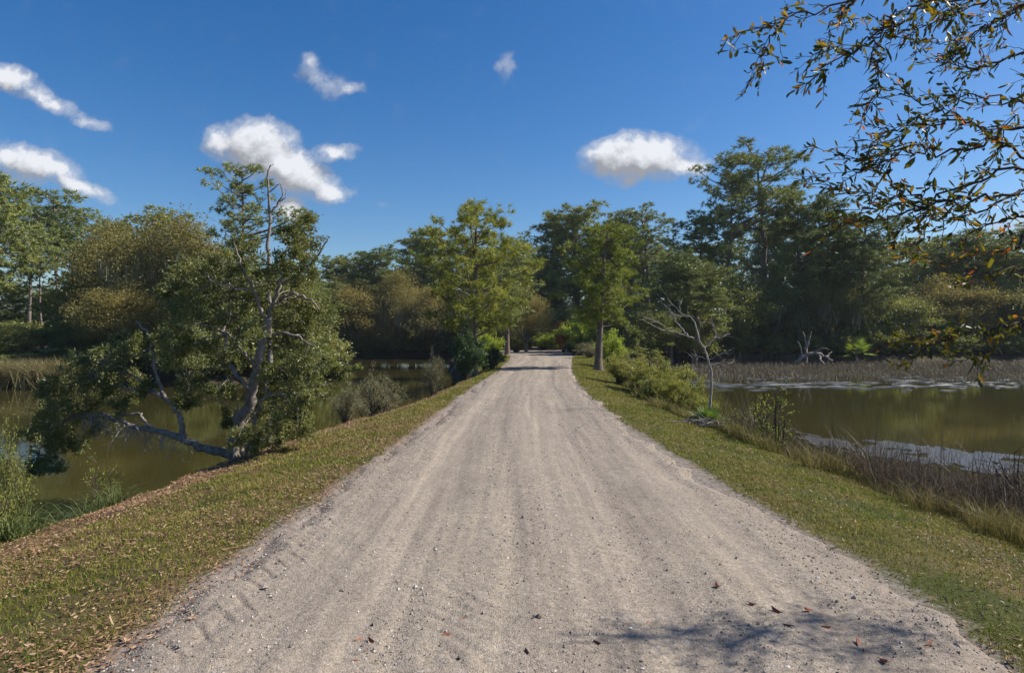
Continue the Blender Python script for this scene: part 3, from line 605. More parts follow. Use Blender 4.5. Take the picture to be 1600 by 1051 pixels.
for x, y in shoreline([(12, 55), (16, 64), (30, 66), (60, 68), (80, 68)], 1.4, 2.2) + shoreline([(-6, 83), (6, 84), (14, 80)], 1.1, 0) + shoreline([(-7, 87), (14, 86)], 1.5, 0) + shoreline([(-8, 86), (-13, 91), (-26, 89)], 1.3, 0) + shoreline([(-26, 43), (-36, 43.5), (-70, 50)], 1.5, 0) + shoreline([(-30, 50), (-70, 55)], 2, 0) + shoreline([(-13.6, 45), (-18.2, 40.2), (-24, 39)], 1.0, 0) + shoreline([(12, 57), (17, 66), (30, 69), (60, 71), (80, 71)], 2.2, 2.8) + shoreline([(-8.5, 84), (-12, 89), (-24, 87), (-22, 60), (-15.0, 47), (-19, 41.5), (-25, 40.5)], 1.7, -1.2 * 0) + shoreline([(-33, 41.5), (-44, 42), (-70, 46)], 1.8, 1.5):
    if r.uniform() < .85: pl.append((x + r.normal(0, .5), y + abs(r.normal(0, .6)), r.uniform(1.2, 3.6) * (.5 if x < -27 and y < 60 else 1), r.uniform(2.4, 4.2)))
mass('shore_brush', M['oak_leaf'], ['shrub_far'], pl, .5, 4, 80, 1.25)

# shrubs on the banks
for kd, lb, cat, px, top, d, w in (
 ('shrub_cedar', 'soft olive-green bush cut by the left frame edge at the near pond bank', 'shrub', -34, 640, 7.0, 135),
 ('shrub_grey', 'grey wispy shrub leaning over the water right of the leaning tree', 'shrub', 584, 563, 18.6, 88),
 ('shrub_grey', 'low grey shrub at the foot of the leaning tree, nearer the water', 'shrub', 538, 592, 16.2, 52),
 ('shrub_grey', 'slender grey-leaved shrub alone on the bank left of the roadside pine', 'shrub', 677, 540, 26, 42),
 ('shrub_dark', 'dark evergreen shrub at the foot of the left roadside pine', 'shrub', 726, 508, 31.5, 60),
 ('shrub_yellow', 'yellow-green shrub behind the left roadside pine trunk', 'shrub', 760, 500, 37, 50),
 ('shrub_dark', 'round dark green shrub right of the left roadside pine', 'shrub', 769, 536, 35, 38),
 ('shrub_green', 'leafy yellow-green shrub, leftmost of the thicket on the right bank', 'shrub', 966, 546, 27, 66),
 ('shrub_green', 'tallest leafy shrub in the middle of the thicket on the right bank', 'shrub', 1012, 545, 24, 95),
 ('shrub_green', 'leafy shrub at the marsh end of the thicket, near the dead sapling', 'shrub', 1060, 560, 21.5, 95),
 ('shrub_green', 'low shrub in front of the thicket at the edge of the lawn', 'shrub', 1022, 578, 21, 72),
 ('shrub_green', 'rounded leafy shrub at the near end of the thicket by the dead sapling', 'shrub', 1082, 588, 18.6, 66), ('shrub_yellow', 'pale yellow-green bush right of the right roadside pine trunk', 'shrub', 952, 512, 40, 44),
 ('shrub_grey', 'grey low bush just left of the right roadside pine trunk', 'shrub', 922, 528, 52, 46),
 ('shrub_bright', 'bright green broad-leaved bush between road end and right roadside pine', 'shrub', 908, 488, 60, 60),
 ('shrub_yellow', 'pale yellow-green bush in the sun straight beyond the road end', 'shrub', 848, 512, 80, 40), ('shrub_bright', 'light green bush beyond the road end left of the rust bush', 'shrub', 866, 520, 79, 34),
 ('shrub_rust', 'rust-red bush at the end of the road', 'shrub', 881, 500, 68, 30),
 ('shrub_dark', 'dark bush at the right of the road end', 'shrub', 895, 530, 64, 40),
 ('shrub_green', 'olive bush beside the trunk of the dome tree at the road end', 'shrub', 806, 520, 72, 48)):
    plant('shrub', kd, cat, lb, px, top, d, w, 'shrubs on the pond banks')
for lb, px, top, d, w in (('bare grey twiggy bush among the reeds, cut by the right frame edge', 1592, 690, 8.2, 120), ('bare grey twiggy bush among the reeds, next to the one at the frame edge', 1535, 722, 8.0, 90), ('brown twiggy bush in the reeds where the yellow bank grass ends', 1440, 712, 9.6, 90),
 ('thin brown twiggy bush in the middle of the right reeds', 1372, 700, 10.8, 70), ('small brown twiggy bush where the reeds begin beside the bright weed', 1292, 682, 12.2, 60)):
    plant('dry_bush', 'shrub_dry', 'bush', lb, px, top, d, w, 'dry bushes in the right marsh', ground_z=-.75)
for lb, px, top, d, w in (('tall leggy weed on the near left bank, pale green leaves', 148, 690, 8.9, 40), ('shorter leggy weed leaning beside the tall one on the left bank', 172, 715, 9.0, 36),
 ('bright green sapling weed rising over the right marsh edge', 1215, 588, 13.2, 62), ('thin bright weed left of the bright sapling weed at the marsh', 1186, 604, 13.8, 36), ('low bright weed beside the dead sapling', 1150, 630, 14.6, 40)):
    plant('weed', 'weed_tall', 'weed', lb, px, top, d, w, 'tall weeds on the banks')

# arching sedge tussocks on the near left bank
r = np.random.default_rng(31)
for k, (px, py, d) in enumerate(((40, 822, 7.3), (95, 800, 7.9), (140, 782, 8.3), (180, 772, 8.7), (10, 838, 6.9))):
    p = P3(px, py, d); z = ht(p[0], d); t = thing('sedge_tussock', 'arching green sedge tussock on the near left pond bank', 'grass tussock', (p[0], d, z), 'sedge tussocks on the left bank')
    a = Acc(); n = 110; C = r.normal(0, .09, (n, 3)) * [1, 1, 0]; b = r.uniform(0, 6.28, n); h = r.uniform(.30, .75, n)
    for q in range(n):
        l = np.array([math.cos(b[q]), math.sin(b[q]), 0]); s = np.linspace(0, 1, 6); P = C[q] + l * (h[q] * s ** 1.8 * r.uniform(.4, 1.1))[:, None] + UP * (h[q] * (s * 1.1 - .55 * s ** 3))[:, None]
        w = np.array([-l[1], l[0], 0]) * .008; V = np.concatenate([P - w * (1.05 - s)[:, None], P + w * (1.05 - s)[:, None]]); a.add(V, [(i, i + 6, i + 7, i + 1) for i in range(5)])
    a.build('blades', M['sedge'], t)

# ------------------------------------------------------------------ the leaning tree over the left pond
def skeleton(acc, lines, base, k=7, wob=.02, seed=1):
    r = np.random.default_rng(seed); out = []
    for pts, r0, r1 in lines:
        P = np.array([P3(*p) for p in pts]) - base; n = len(pts) * 4; P = curve(P, n, wob, r)
        acc.tube(P, np.linspace(r0, r1, n) * (1 + r.normal(0, .05, n)), k); out.append(P)
    return out
base = P3(367, 712, 11.45); base[2] = ht(base[0], base[1])
t = thing('leaning_tree', 'large leaning evergreen on the left bank, one limb reaching low over the water', 'tree', base)
tr = Acc(); skeleton(tr, [([(367, 722, 11.45), (365, 690, 11.4), (378, 655, 11.4), (394, 612, 11.35), (402, 570, 11.3), (412, 530, 11.3), (420, 500, 11.3)], .115, .065)], base, 10)
tops = skeleton(tr, [([(420, 500, 11.3), (429, 470, 11.3), (440, 440, 11.2), (452, 410, 11.2), (462, 378, 11.1), (470, 345, 11.1)], .048, .012),
 ([(420, 502, 11.3), (405, 480, 11.2), (395, 452, 11.1), (384, 428, 11.0), (372, 402, 11.0), (366, 378, 11)], .040, .012),
 ([(428, 472, 11.3), (448, 463, 11.1), (468, 461, 11), (488, 470, 10.9), (500, 482, 10.9)], .034, .012), ([(440, 442, 11.2), (470, 425, 11.1), (498, 400, 11), (512, 372, 11)], .032, .01),
 ([(402, 572, 11.3), (386, 556, 11.1), (372, 540, 11.0), (358, 520, 11)], .035, .012), ([(394, 612, 11.35), (372, 590, 11.2), (355, 560, 11.8), (352, 520, 12.1), (360, 470, 12.2), (352, 430, 12.2)], .045, .014),
 ([(412, 530, 11.3), (440, 520, 11.1), (470, 530, 11), (495, 545, 10.9)], .03, .01), ([(384, 712, 11.4), (392, 680, 11.2), (398, 655, 11.1), (405, 632, 11.0), (420, 615, 11), (414, 600, 11)], .042, .016),
 ([(420, 615, 11), (445, 618, 10.9), (470, 632, 10.8)], .02, .008), ([(376, 712, 11.5), (384, 690, 11.5), (380, 665, 11.6), (372, 640, 11.7)], .035, .018),
 ([(352, 430, 12.2), (320, 420, 12.2), (290, 432, 12.2)], .02, .008), ([(360, 470, 12.2), (325, 480, 12.1), (295, 500, 12)], .022, .008), ([(395, 452, 11.1), (360, 448, 10.8), (330, 440, 10.6)], .024, .008)], base, 7)
lm = Acc(); low = skeleton(lm, [([(368, 714, 11.45), (342, 705, 11.4), (316, 700, 11.35), (296, 690, 11.3), (270, 680, 11.3), (245, 672, 11.3), (216, 668, 11.35), (190, 658, 11.4), (160, 650, 11.5), (132, 650, 11.6)], .085, .018)], base, 9, .012)
low += skeleton(lm, [([(287, 686, 11.3), (284, 662, 11.35), (278, 642, 11.4), (262, 626, 11.5), (249, 600, 11.55), (241, 570, 11.6), (237, 535, 11.7), (228, 516, 11.7), (214, 503, 11.8)], .052, .016),
 ([(264, 628, 11.5), (240, 613, 11.5), (205, 609, 11.5), (170, 598, 11.6), (142, 590, 11.7)], .032, .01), ([(250, 616, 11.5), (225, 598, 11.6), (200, 580, 11.7), (170, 566, 11.8)], .028, .01),
 ([(240, 672, 11.3), (224, 655, 11.3), (216, 645, 11.3), (190, 650, 11.3), (158, 648, 11.4)], .034, .012), ([(238, 545, 11.7), (250, 532, 11.6), (262, 524, 11.6)], .016, .006), ([(237, 545, 11.7), (212, 555, 11.7), (188, 556, 11.8)], .016, .006),
 ([(142, 590, 11.7), (110, 600, 11.8), (85, 625, 11.9)], .014, .006), ([(132, 650, 11.6), (100, 660, 11.7), (72, 690, 11.8), (58, 715, 11.8)], .018, .006)], base, 7, .015)
def clusters(acc, wood, spec, bones, base, n, L, W, seed, droop=0.0):
    """leafy sprays: each cluster hangs on a twig grown from the nearest bone"""
    r = np.random.default_rng(seed); B = np.concatenate(bones)
    for px, py, d, rad in spec:
        c = P3(px, py, d) - base; rad = rad / F * d; b = B[np.argmin(((B - c) ** 2).sum(1))]
        wood.tube(curve([b, b * .5 + c * .5 + r.normal(0, .06, 3), c], 6), np.linspace(.014, .006, 6), 4)
        m = max(7, int(14 * (rad / .4)))
        for q in range(m):
            e = c + rdir(r, 1)[0] * rad * np.array([1, 1, .8]) * r.uniform(.45, 1.1) - UP * droop * rad * r.uniform(0, 1); s0 = c + (e - c) * r.uniform(0, .25) + r.normal(0, .05, 3)
            wood.tube(np.stack([s0, (s0 + e) / 2 + r.normal(0, .02, 3), e]), (.005, .004, .003), 3)
            k = max(8, int(n / m * r.uniform(.6, 1.4))); f = r.uniform(.15, 1.05, (k, 1)) ** .8
            acc.leaves(s0 + (e - s0) * f + r.normal(0, .035, (k, 3)), np.tile(norm(e - s0), (k, 1)) * .8 + rdir(r, k) * .75 + UP * .12, L * r.uniform(.6, 1.2, k), W * r.uniform(.7, 1.2, k), r, .2)
r = np.random.default_rng(41); spec = []
for px, py, s in ((470,352,30),(492,372,34),(508,350,22),(515,390,24),(478,400,34),(450,385,26),(440,420,30),(505,425,32),(372,378,28),(350,400,34),(395,402,30),(330,425,36),(300,418,26),(375,432,34),(415,432,28),(285,440,28),
  (345,458,38),(300,472,36),(270,460,22),(390,470,34),(460,450,32),(495,465,36),(520,480,26),(445,490,34),(480,505,40),(515,525,30),(320,505,40),(285,510,34),(360,500,36),(385,520,32),(300,548,36),(340,550,34),(375,565,30),(275,560,30),(305,590,32),
  (440,540,38),(480,555,42),(512,570,30),(440,580,38),(480,600,42),(510,615,28),(450,630,40),(485,650,36),(430,665,36),(460,680,30),(415,640,26),(395,690,24),(425,696,26),(375,690,22),(355,620,20),(350,655,18),(415,600,28),(345,600,22),(505,645,24),(290,625,22)):
    spec.append((px - max(0, px - 465) * .75 + r.normal(0, 4), py + r.normal(0, 4), 11.3 + r.uniform(-.9, .9) - (py - 520) * .0012, s))
cr = Acc(); clusters(cr, tr, spec, tops, base, 920, .066, .025, 42)
cr.build('crown', M['bay_leaf'], t); tr.build('trunk', M['grey_bark'], t, True)
spec = []
for px, py, s in ((165,560,32),(140,580,34),(110,592,34),(195,545,24),(215,530,20),(90,610,32),(125,615,36),(160,610,28),(75,640,32),(105,650,34),(140,640,30),(85,680,28),(62,705,26),(50,730,20),(185,585,24),(155,665,26),(70,600,24),(72,665,26),(88,650,26),(96,692,24),(78,722,22),(104,668,26),(60,680,24),(118,690,20),(185,635,22),(210,585,22),(255,535,16),(120,560,24),(228,600,16),(205,620,18)):
    spec.append((px + r.normal(0, 3), py + r.normal(0, 3), 11.7 + r.uniform(-.6, .6), s))
cr = Acc(); clusters(cr, lm, spec, low, base, 700, .066, .024, 43, .35)
lo = lm.build('limb', M['grey_bark'], t, True); cr.build('foliage', M['bay_leaf'], lo); tw2 = Acc()
rr = np.random.default_rng(44)
for q in range(150):                                                   # bare drooping twigs under the limb
    s0 = low[0][rr.integers(14, 40)] + rr.normal(0, .05, 3); e = s0 + np.array([rr.normal(0, .25), rr.normal(0, .2), -rr.uniform(.1, .5)]); tw2.tube(curve([s0, s0 * .4 + e * .6 + rr.normal(0, .06, 3), e + UP * .05], 6), np.linspace(.005, .002, 6), 3)
tw2.build('bare_twigs', M['dead_wood'], lo)

# ------------------------------------------------------------------ bare trees
base = P3(1109, 650, 15.6); base[2] = ht(base[0], base[1])
t = thing('dead_sapling', 'bare pale dead sapling at the edge of the right marsh', 'dead tree', base)
a = Acc(); skeleton(a, [([(1108, 662, 15.6), (1110, 625, 15.6), (1112, 592, 15.6), (1107, 566, 15.6), (1101, 546, 15.6), (1092, 532, 15.55)], .034, .021)], base, 8, .008); a.build('trunk', M['dead_wood'], t, True)
a = Acc(); bs = skeleton(a, [([(1095, 536, 15.6), (1078, 526, 15.5), (1052, 519, 15.4), (1030, 513, 15.3), (1003, 499, 15.2)], .020, .006), ([(1075, 525, 15.5), (1060, 507, 15.6), (1051, 490, 15.7), (1036, 474, 15.8)], .020, .006),
 ([(1092, 532, 15.55), (1088, 512, 15.6), (1080, 495, 15.7), (1064, 490, 15.8), (1044, 468, 15.8)], .021, .006), ([(1064, 490, 15.8), (1062, 478, 15.8), (1066, 468, 15.9)], .010, .005), ([(1080, 495, 15.7), (1058, 493, 15.6), (1040, 492, 15.5)], .010, .005),
 ([(1101, 546, 15.6), (1114, 530, 15.7), (1128, 526, 15.8), (1140, 520, 15.9)], .016, .006), ([(1116, 529, 15.7), (1117, 515, 15.7), (1111, 501, 15.7)], .012, .005), ([(1088, 514, 15.6), (1096, 508, 15.5), (1094, 500, 15.5)], .009, .004),
 ([(1050, 519, 15.4), (1030, 504, 15.2), (1008, 496, 15.0)], .012, .005), ([(1106, 562, 15.6), (1125, 554, 15.5), (1144, 546, 15.4)], .011, .005), ([(1109, 570, 15.6), (1128, 566, 15.7), (1142, 568, 15.7)], .008, .004), ([(1105, 560, 15.6), (1092, 556, 15.7), (1082, 562, 15.7)], .008, .004),
 ([(1110, 576, 15.6), (1098, 572, 15.5), (1086, 578, 15.5)], .007, .004), ([(1108, 566, 15.6), (1120, 572, 15.4), (1128, 580, 15.4)], .007, .004)], base, 6, .012, 3)
r = np.random.default_rng(33)
for P in bs:
    for q in range(7):
        b = P[r.integers(len(P) // 3, len(P))]; d = norm(P[-1] - P[0] + rdir(r, 1)[0] * np.linalg.norm(P[-1] - P[0]) * .9); L = r.uniform(.10, .32); a.tube(curve([b, b + d * L * .5 + r.normal(0, .02, 3), b + d * L + r.normal(0, .03, 3)], 5), np.linspace(.0045, .002, 5), 4)
a.build('branches', M['dead_wood'], t, True)
p = P3(421, 560, 41); p[2] = ht(p[0], p[1])
t = thing('dead_snag', 'thin bare dead trunk with broken boughs rising behind the leaning tree', 'dead tree', p)
a = Acc(); skeleton(a, [([(422, 566, 41), (421, 470, 41), (420, 380, 41), (421, 320, 41), (418, 275, 41), (423, 258, 41)], .16, .03)], p, 7, .03); skeleton(a, [([(421, 335, 41), (434, 318, 41), (442, 302, 41), (439, 288, 41)], .085, .03), ([(420, 300, 41), (432, 291, 41), (437, 286, 41)], .05, .02), ([(421, 352, 41), (428, 345, 40.8), (427, 325, 40.6)], .04, .02), ([(434, 318, 41), (446, 308, 41.2), (446, 296, 41.3)], .05, .02), ([(420, 372, 41), (410, 362, 41), (398, 360, 41)], .04, .015), ([(423, 260, 41), (428, 256, 41)], .025, .015)], p, 5, .03, 5); a.build('trunk', M['grey_bark'], t, True)
p = P3(1270, 566, 61); p[2] = max(ht(p[0], p[1]), WATER)
t = thing('driftwood_log', 'grey weathered driftwood log on the far edge of the right marsh', 'log', p)
a = Acc(); skeleton(a, [([(1243, 566, 61), (1258, 556, 61), (1272, 552, 61), (1288, 556, 61), (1300, 563, 61)] , .20, .10), ([(1250, 560, 61), (1252, 545, 61), (1246, 532, 61)], .10, .04), ([(1272, 552, 61), (1284, 544, 60.5), (1296, 546, 60)], .12, .05), ([(1280, 556, 61), (1284, 566, 60), (1290, 572, 59.5)], .12, .05), ([(1262, 556, 61), (1258, 545, 61), (1264, 536, 61)], .08, .03), ([(1290, 558, 61), (1300, 549, 61.5)], .07, .03)], p, 7, .05, 8); a.build('trunk', M['grey_bark'], t, True)
p = P3(1259, 560, 63); p[2] = ht(p[0], p[1])
t = thing('dead_stub', 'pale forked dead trunk standing behind the driftwood log', 'dead tree', p)
a = Acc(); skeleton(a, [([(1259, 568, 63), (1260, 548, 63), (1258, 530, 63), (1254, 518, 63)], .16, .06), ([(1260, 544, 63), (1264, 530, 63), (1267, 518, 63)], .10, .05)], p, 6, .03, 9); a.build('trunk', M['grey_bark'], t, True)

# ------------------------------------------------------------------ palms
def palm(name, label, px, base_py, d, trunk_h, frond, n, seed, segs=26, group=None):
    r = np.random.default_rng(seed); p = P3(px, base_py, d); p[2] = ht(p[0], d); t = thing(name, label, 'palm', p, group)
    if trunk_h > .3:
        a = Acc(); z = np.linspace(-.1, trunk_h, 14); a.tube(np.stack([z * 0, z * 0, z], 1), .16 + .02 * np.sin(np.arange(14) * 2.5), 9); a.build('trunk', M['pine_bark'], t, True)
    a = Acc(); st = Acc(); top = np.array([0, 0, trunk_h])
    for k in range(n):
        az = k * 2.4 + r.uniform(-.3, .3); el = r.uniform(-.25, 1.25); dr = np.array([math.cos(az) * math.cos(el), math.sin(az) * math.cos(el), math.sin(el)])
        hub = top + dr * frond * .8; st.tube(np.stack([top, top + dr * frond * .4 + UP * .03, hub]), (.016 * frond + .004, .01 * frond + .003, .008 * frond + .002), 4)
        sd = norm(np.cross(dr, UP)); nn = np.cross(sd, dr); f = np.linspace(-1.9, 1.9, segs)
        D = dr[None] * np.cos(f)[:, None] + sd[None] * np.sin(f)[:, None] + nn * r.normal(0, .06, (segs, 1)) - UP * .18
        a.leaves(np.tile(hub, (segs, 1)), D, frond * (.75 + .25 * np.cos(f)) * r.uniform(.85, 1.1, segs), frond * .085, r, .2, norm(np.cross(D, nn)))
    st.build('stalks', M['palm_leaf'], t); a.build('fronds', M['palm_leaf'], t)
palm('palmetto', 'small green palmetto fan clump at the foot of the dead sapling', 1105, 658, 15.0, .05, .30, 12, 51)
palm('sabal_palm', 'bright green sabal palm at the far marsh edge, in front of the mossy tree', 1337, 562, 66.5, 1.0, 1.15, 20, 52, group='palms along the far marsh edge')
palm('sabal_palm', 'taller dark sabal palm just above and left of the bright one', 1322, 562, 69.5, 4.0, 1.2, 20, 53, group='palms along the far marsh edge')
palm('sabal_palm', 'low sabal palm right of the road end by the bright bush', 925, 552, 59, 1.4, 1.2, 20, 54)

# broken branch and brush pile at the foot of the dead sapling
r = np.random.default_rng(61); p = P3(1092, 668, 14.6); p[2] = ht(p[0], p[1])
t = thing('brush_pile', 'small heap of dead sticks and dark debris by the palmetto', 'brush pile', p); a = Acc()
for k in range(60):
    c = r.normal(0, 1, 3) * [.28, .16, .0] + UP * r.uniform(.01, .12); d = norm(r.normal(size=3) * [1, .6, .22]) * r.uniform(.1, .3); a.tube(np.stack([c - d, c + UP * .02, c + d]), (.012, .012, .006), 5)
a.build('sticks', M['grey_bark'], t)

# curled leaves and dry twigs lying on the road in front
for k, (px, py) in enumerate(((722, 973), (698, 997), (560, 1000), (580, 1003), (560, 1032), (932, 1011), (824, 1028), (1120, 923), (1175, 952), (1215, 963), (1262, 960), (1290, 985), (1340, 1010), (1230, 985), (1350, 1022), (1010, 975), (1450, 1015), (1380, 1040))):
    d = CH * F / (py - CY); x = (px - CX) / F * d; z = float(road_z(np.array([x]), np.array([d]))[0])
    t = thing('fallen_leaf', 'curled red-brown dry leaf lying alone on the pale gravel road', 'fallen leaf', (x, d, z + .012), 'dry leaves on the road'); r = np.random.default_rng(500 + k); a = Acc(); an = r.uniform(0, 6.28)
    D = np.array([[math.cos(an), math.sin(an), .1]]); a.leaves6(np.zeros((1, 3)) - D * .03, D, .065 * r.uniform(.7, 1.2), .024, r, .6, norm(np.cross(D, UP + r.normal(0, .3, (1, 3))))); a.build('blade', M['red_leaf'], t)
    a = Acc(); a.tube(np.stack([-D[0] * .03, -D[0] * .045 - UP * .004]), (.0015, .001), 4); a.build('stalk', M['twig_bark'], t)

# ------------------------------------------------------------------ the tree at the right whose branches hang into view; its trunk stands beyond the frame
base = np.array([5.0, 1.9, 0]); base[2] = ht(5.0, 1.9)
t = thing('overhanging_oak', 'oak on the right whose twigs of narrow dark and orange leaves hang into the sky', 'tree', base)
a = Acc(); trunk = curve(np.array([(5.0, 1.9, base[2] - .2), (4.97, 1.95, 1.2), (4.85, 2.0, 2.6), (4.7, 2.1, 4.0), (4.75, 2.0, 5.6)]) - base, 16); a.tube(trunk, np.linspace(.24, .10, 16), 10)
LIMBS = [[(1720,-40,3.0),(1640,-10,2.9),(1580,20,2.85),(1535,45,2.8),(1500,80,2.8)], [(1700,-90,2.9),(1600,-40,2.8),(1530,5,2.75),(1480,30,2.7)], [(1500,-40,2.9),(1460,0,2.8),(1405,30,2.75),(1385,80,2.7)],   # read off the photo from the thick end to the tip: (x, y, metres)
 [(1700,-120,3.3),(1560,-60,3.2),(1440,-25,3.1),(1330,0,3.0),(1250,22,3.0),(1200,45,2.95),(1155,52,2.9)], [(1330,0,3.0),(1300,40,2.9),(1285,75,2.9)], [(1215,40,2.95),(1200,75,2.9),(1190,102,2.9)],
 [(1640,-60,3.0),(1520,-10,2.9),(1430,10,2.8),(1370,50,2.7),(1320,85,2.7),(1276,122,2.7)], [(1400,15,2.8),(1372,60,2.7),(1370,110,2.65),(1368,164,2.65)], [(1560,-30,2.9),(1500,10,2.8),(1450,35,2.7),(1420,60,2.7)],
 [(1720,-20,3.2),(1620,0,3.1),(1560,30,3.0),(1510,60,3.0),(1455,70,2.9)], [(1720,90,3.2),(1620,80,3.1),(1560,95,3.0),(1515,110,3.0),(1490,85,3)],
 [(1720,300,3.1),(1600,240,3.0),(1540,210,2.95),(1490,180,2.9),(1440,160,2.9),(1404,140,2.9)], [(1500,186,2.9),(1450,190,2.85),(1405,195,2.85),(1372,200,2.8)], [(1720,180,3.2),(1620,165,3.1),(1550,150,3.0),(1490,150,3)],
 [(1720,230,2.9),(1600,200,2.8),(1530,225,2.75),(1450,240,2.7),(1390,245,2.7),(1332,248,2.7)], [(1470,235,2.7),(1420,225,2.65),(1365,228,2.65)], [(1740,280,3.0),(1600,265,2.9),(1520,290,2.85),(1440,310,2.8),(1370,312,2.8),(1306,292,2.8)],
 [(1740,250,2.9),(1600,300,2.8),(1520,310,2.75),(1430,320,2.7),(1350,330,2.7),(1312,350,2.7)], [(1440,310,2.8),(1400,285,2.7),(1365,265,2.7),(1345,262,2.7)], [(1740,330,3.0),(1620,290,2.95),(1540,325,2.9),(1480,350,2.9),(1428,372,2.9)],
 [(1450,318,2.7),(1400,340,2.65),(1340,345,2.6)], [(1530,310,2.8),(1480,330,2.7),(1430,345,2.7)], [(1740,360,2.9),(1640,330,2.85),(1570,345,2.8),(1520,360,2.8)], [(1740,120,3),(1640,110,2.9),(1585,170,2.8),(1560,235,2.8)],
 [(1760,400,3.1),(1640,372,3.05),(1580,390,3.0),(1520,400,3.0),(1450,410,3)], [(1760,470,3.0),(1640,430,2.95),(1570,425,2.9),(1510,440,2.9)], [(1760,560,2.9),(1640,500,2.85),(1570,512,2.8),(1500,520,2.8),(1425,524,2.8)],
 [(1560,514,2.8),(1550,545,2.75),(1525,565,2.75)], [(1500,520,2.8),(1470,535,2.8),(1440,548,2.8)],
]
r = np.random.default_rng(71); lv = Acc(); tw = Acc(); hubs = []
def spray(acc, leaves, p0, dirn, L, depth, rad):
    n = 7; q = p0 + np.cumsum(np.concatenate([[np.zeros(3)], (dirn * L / (n - 1) + r.normal(0, L * .025, (n - 1, 3)))]), 0); acc.tube(q, np.linspace(rad, .0011, n), 4)
    m = int(L / .024); f = np.sort(r.uniform(.15, 1, m)); C = np.stack([np.interp(f * (n - 1), np.arange(n), q[:, k]) for k in range(3)], 1)
    sg = np.where(np.arange(m) % 2, 1, -1)[:, None]; sd = norm(np.cross(dirn, rdir(r, 1)[0])); D = dirn * .75 + sd * sg * .7 + rdir(r, m) * .4
    leaves.leaves6(C, D, r.gamma(9, .0039, m), r.gamma(12, .00095, m), r, .25)
    if depth:
        for k in range(r.integers(1, 4)):
            b = q[r.integers(1, n)]; spray(acc, leaves, b, norm(dirn + rdir(r, 1)[0] * .75), L * r.uniform(.4, .75), depth - 1, rad * .7)
for li, pts in enumerate(LIMBS):
    P = curve(np.array([P3(*p) for p in pts]) - base, len(pts) * 5, .012, r); n = len(P)
    thick = .008 if pts[0][0] > 1600 else .0045; a_ = tw; a_.tube(P, np.linspace(thick, .0016, n), 5)
    if thick > .006: hubs.append(P[0])
    vis = [k for k in range(n) if (P[k] + base)[0] / (P[k] + base)[1] < .86]
    for k in vis[::2]:
        dr = norm(P[min(k + 1, n - 1)] - P[max(k - 1, 0)]); spray(tw, lv, P[k], norm(dr + rdir(r, 1)[0] * .65), r.uniform(.06, .20), (1 if r.uniform() < .45 else 0) if pts[-1][1] < 380 else 0, .0022)
    m = len(vis) * 2; C = P[r.choice(vis, m)] + r.normal(0, .006, (m, 3)); lv.leaves6(C, norm(P[-1] - P[0]) * .6 + rdir(r, m) * .7, r.gamma(9, .0050, m), r.gamma(12, .0011, m), r, .25)
    spray(tw, lv, P[-2], norm(P[-1] - P[-3]), .12, 1, .002)
for h in hubs:                                                          # boughs from the trunk out to where each limb enters
    s0 = trunk[np.argmin(np.abs(trunk[:, 2] - (h[2] - .5)))]; a.tube(curve([s0, s0 * .5 + h * .5 + UP * .15, h], 10, .02, r), np.linspace(.028, .008, 10), 6)
rr = np.random.default_rng(72); K = np.stack([rr.uniform(3.2, 7.0, 40), rr.uniform(.3, 2.7, 40), rr.uniform(3.0, 6.4, 40)], 1); K = np.concatenate([K[K[:, 0] / K[:, 1] > .98], np.stack([np.array([.75, 1.15, 1.5, 1.9, 2.3, 1.3, 2.0]) + .726 * 5.1, np.array([3.3, 3.42, 3.35, 3.5, 3.35, 3.2, 3.15]) + .208 * 5.1, np.full(7, .656 * 5.1)], 1)])
for k in K:                                                             # the rest of its crown, outside the frame
    c = k - base; s0 = trunk[np.argmin(((trunk - c) ** 2).sum(1) + (trunk[:, 2] < 1.5) * 9)]; a.tube(curve([s0, s0 * .5 + c * .5 + UP * .1, c], 6), np.linspace(.012, .004, 6), 5)
    nk, rk = (120, .15) if k[1] > 4 else (150, .28); q = c + rr.normal(0, rk, (nk, 3)); lv.leaves6(q, rdir(rr, nk), .052, .017, rr)
    for j in range(0, nk, 3): e = q[j] - c; a.tube(np.stack([c + e * .05, c + e * .6 + rr.normal(0, .02, 3), q[j], q[min(j + 1, nk - 1)] * .35 + q[j] * .65]), (.004, .003, .002, .0012), 3)
a.V += tw.V; a.Q += [q + a.n for q in tw.Q]; a.build('trunk', M['twig_bark'], t, True); lv.build('leaves', M['over_leaf'], t)

# ------------------------------------------------------------------ sky with clouds, sun, camera
AZ, EL = R(80), R(41)                                                   # sun: to the right of straight ahead
world = bpy.data.worlds.new('World'); scene.world = world; world.use_nodes = True; wt = world.node_tree; wt.nodes.clear(); t = NT(wt)
sky = t.n('ShaderNodeTexSky', sky_type='NISHITA', sun_disc=False, sun_elevation=EL, sun_rotation=AZ, altitude=0, air_density=1.0, dust_density=.6, ozone_density=3.0)
CLOUDS = [((398,232),(72,46),-.12,1),((452,262),(96,34),-.42,1),((345,222),(36,26),.0,.8),((515,292),(44,20),-.15,.9),((520,238),(46,13),.05,.55),((452,322),(30,20),0,.8),
 ((1000,246),(88,38),.0,1.1),((955,240),(44,28),.1,.9),((1060,256),(52,22),-.2,.8),((55,258),(78,30),-.22,.85),((120,288),(72,17),-.35,.72),((20,248),(50,24),0,.75),((10,120),(56,24),-.4,.78),((70,155),(70,17),-.5,.6),((135,186),(42,12),-.2,.5),
 ((508,128),(46,26),-.3,.42),((487,100),(16,22),.3,.4),((545,140),(32,14),-.1,.38),((793,104),(16,26),.0,.36),((1095,190),(50,12),.6,.12),((590,322),(40,9),-.2,.15),((1620,360),(150,40),.1,.35)]
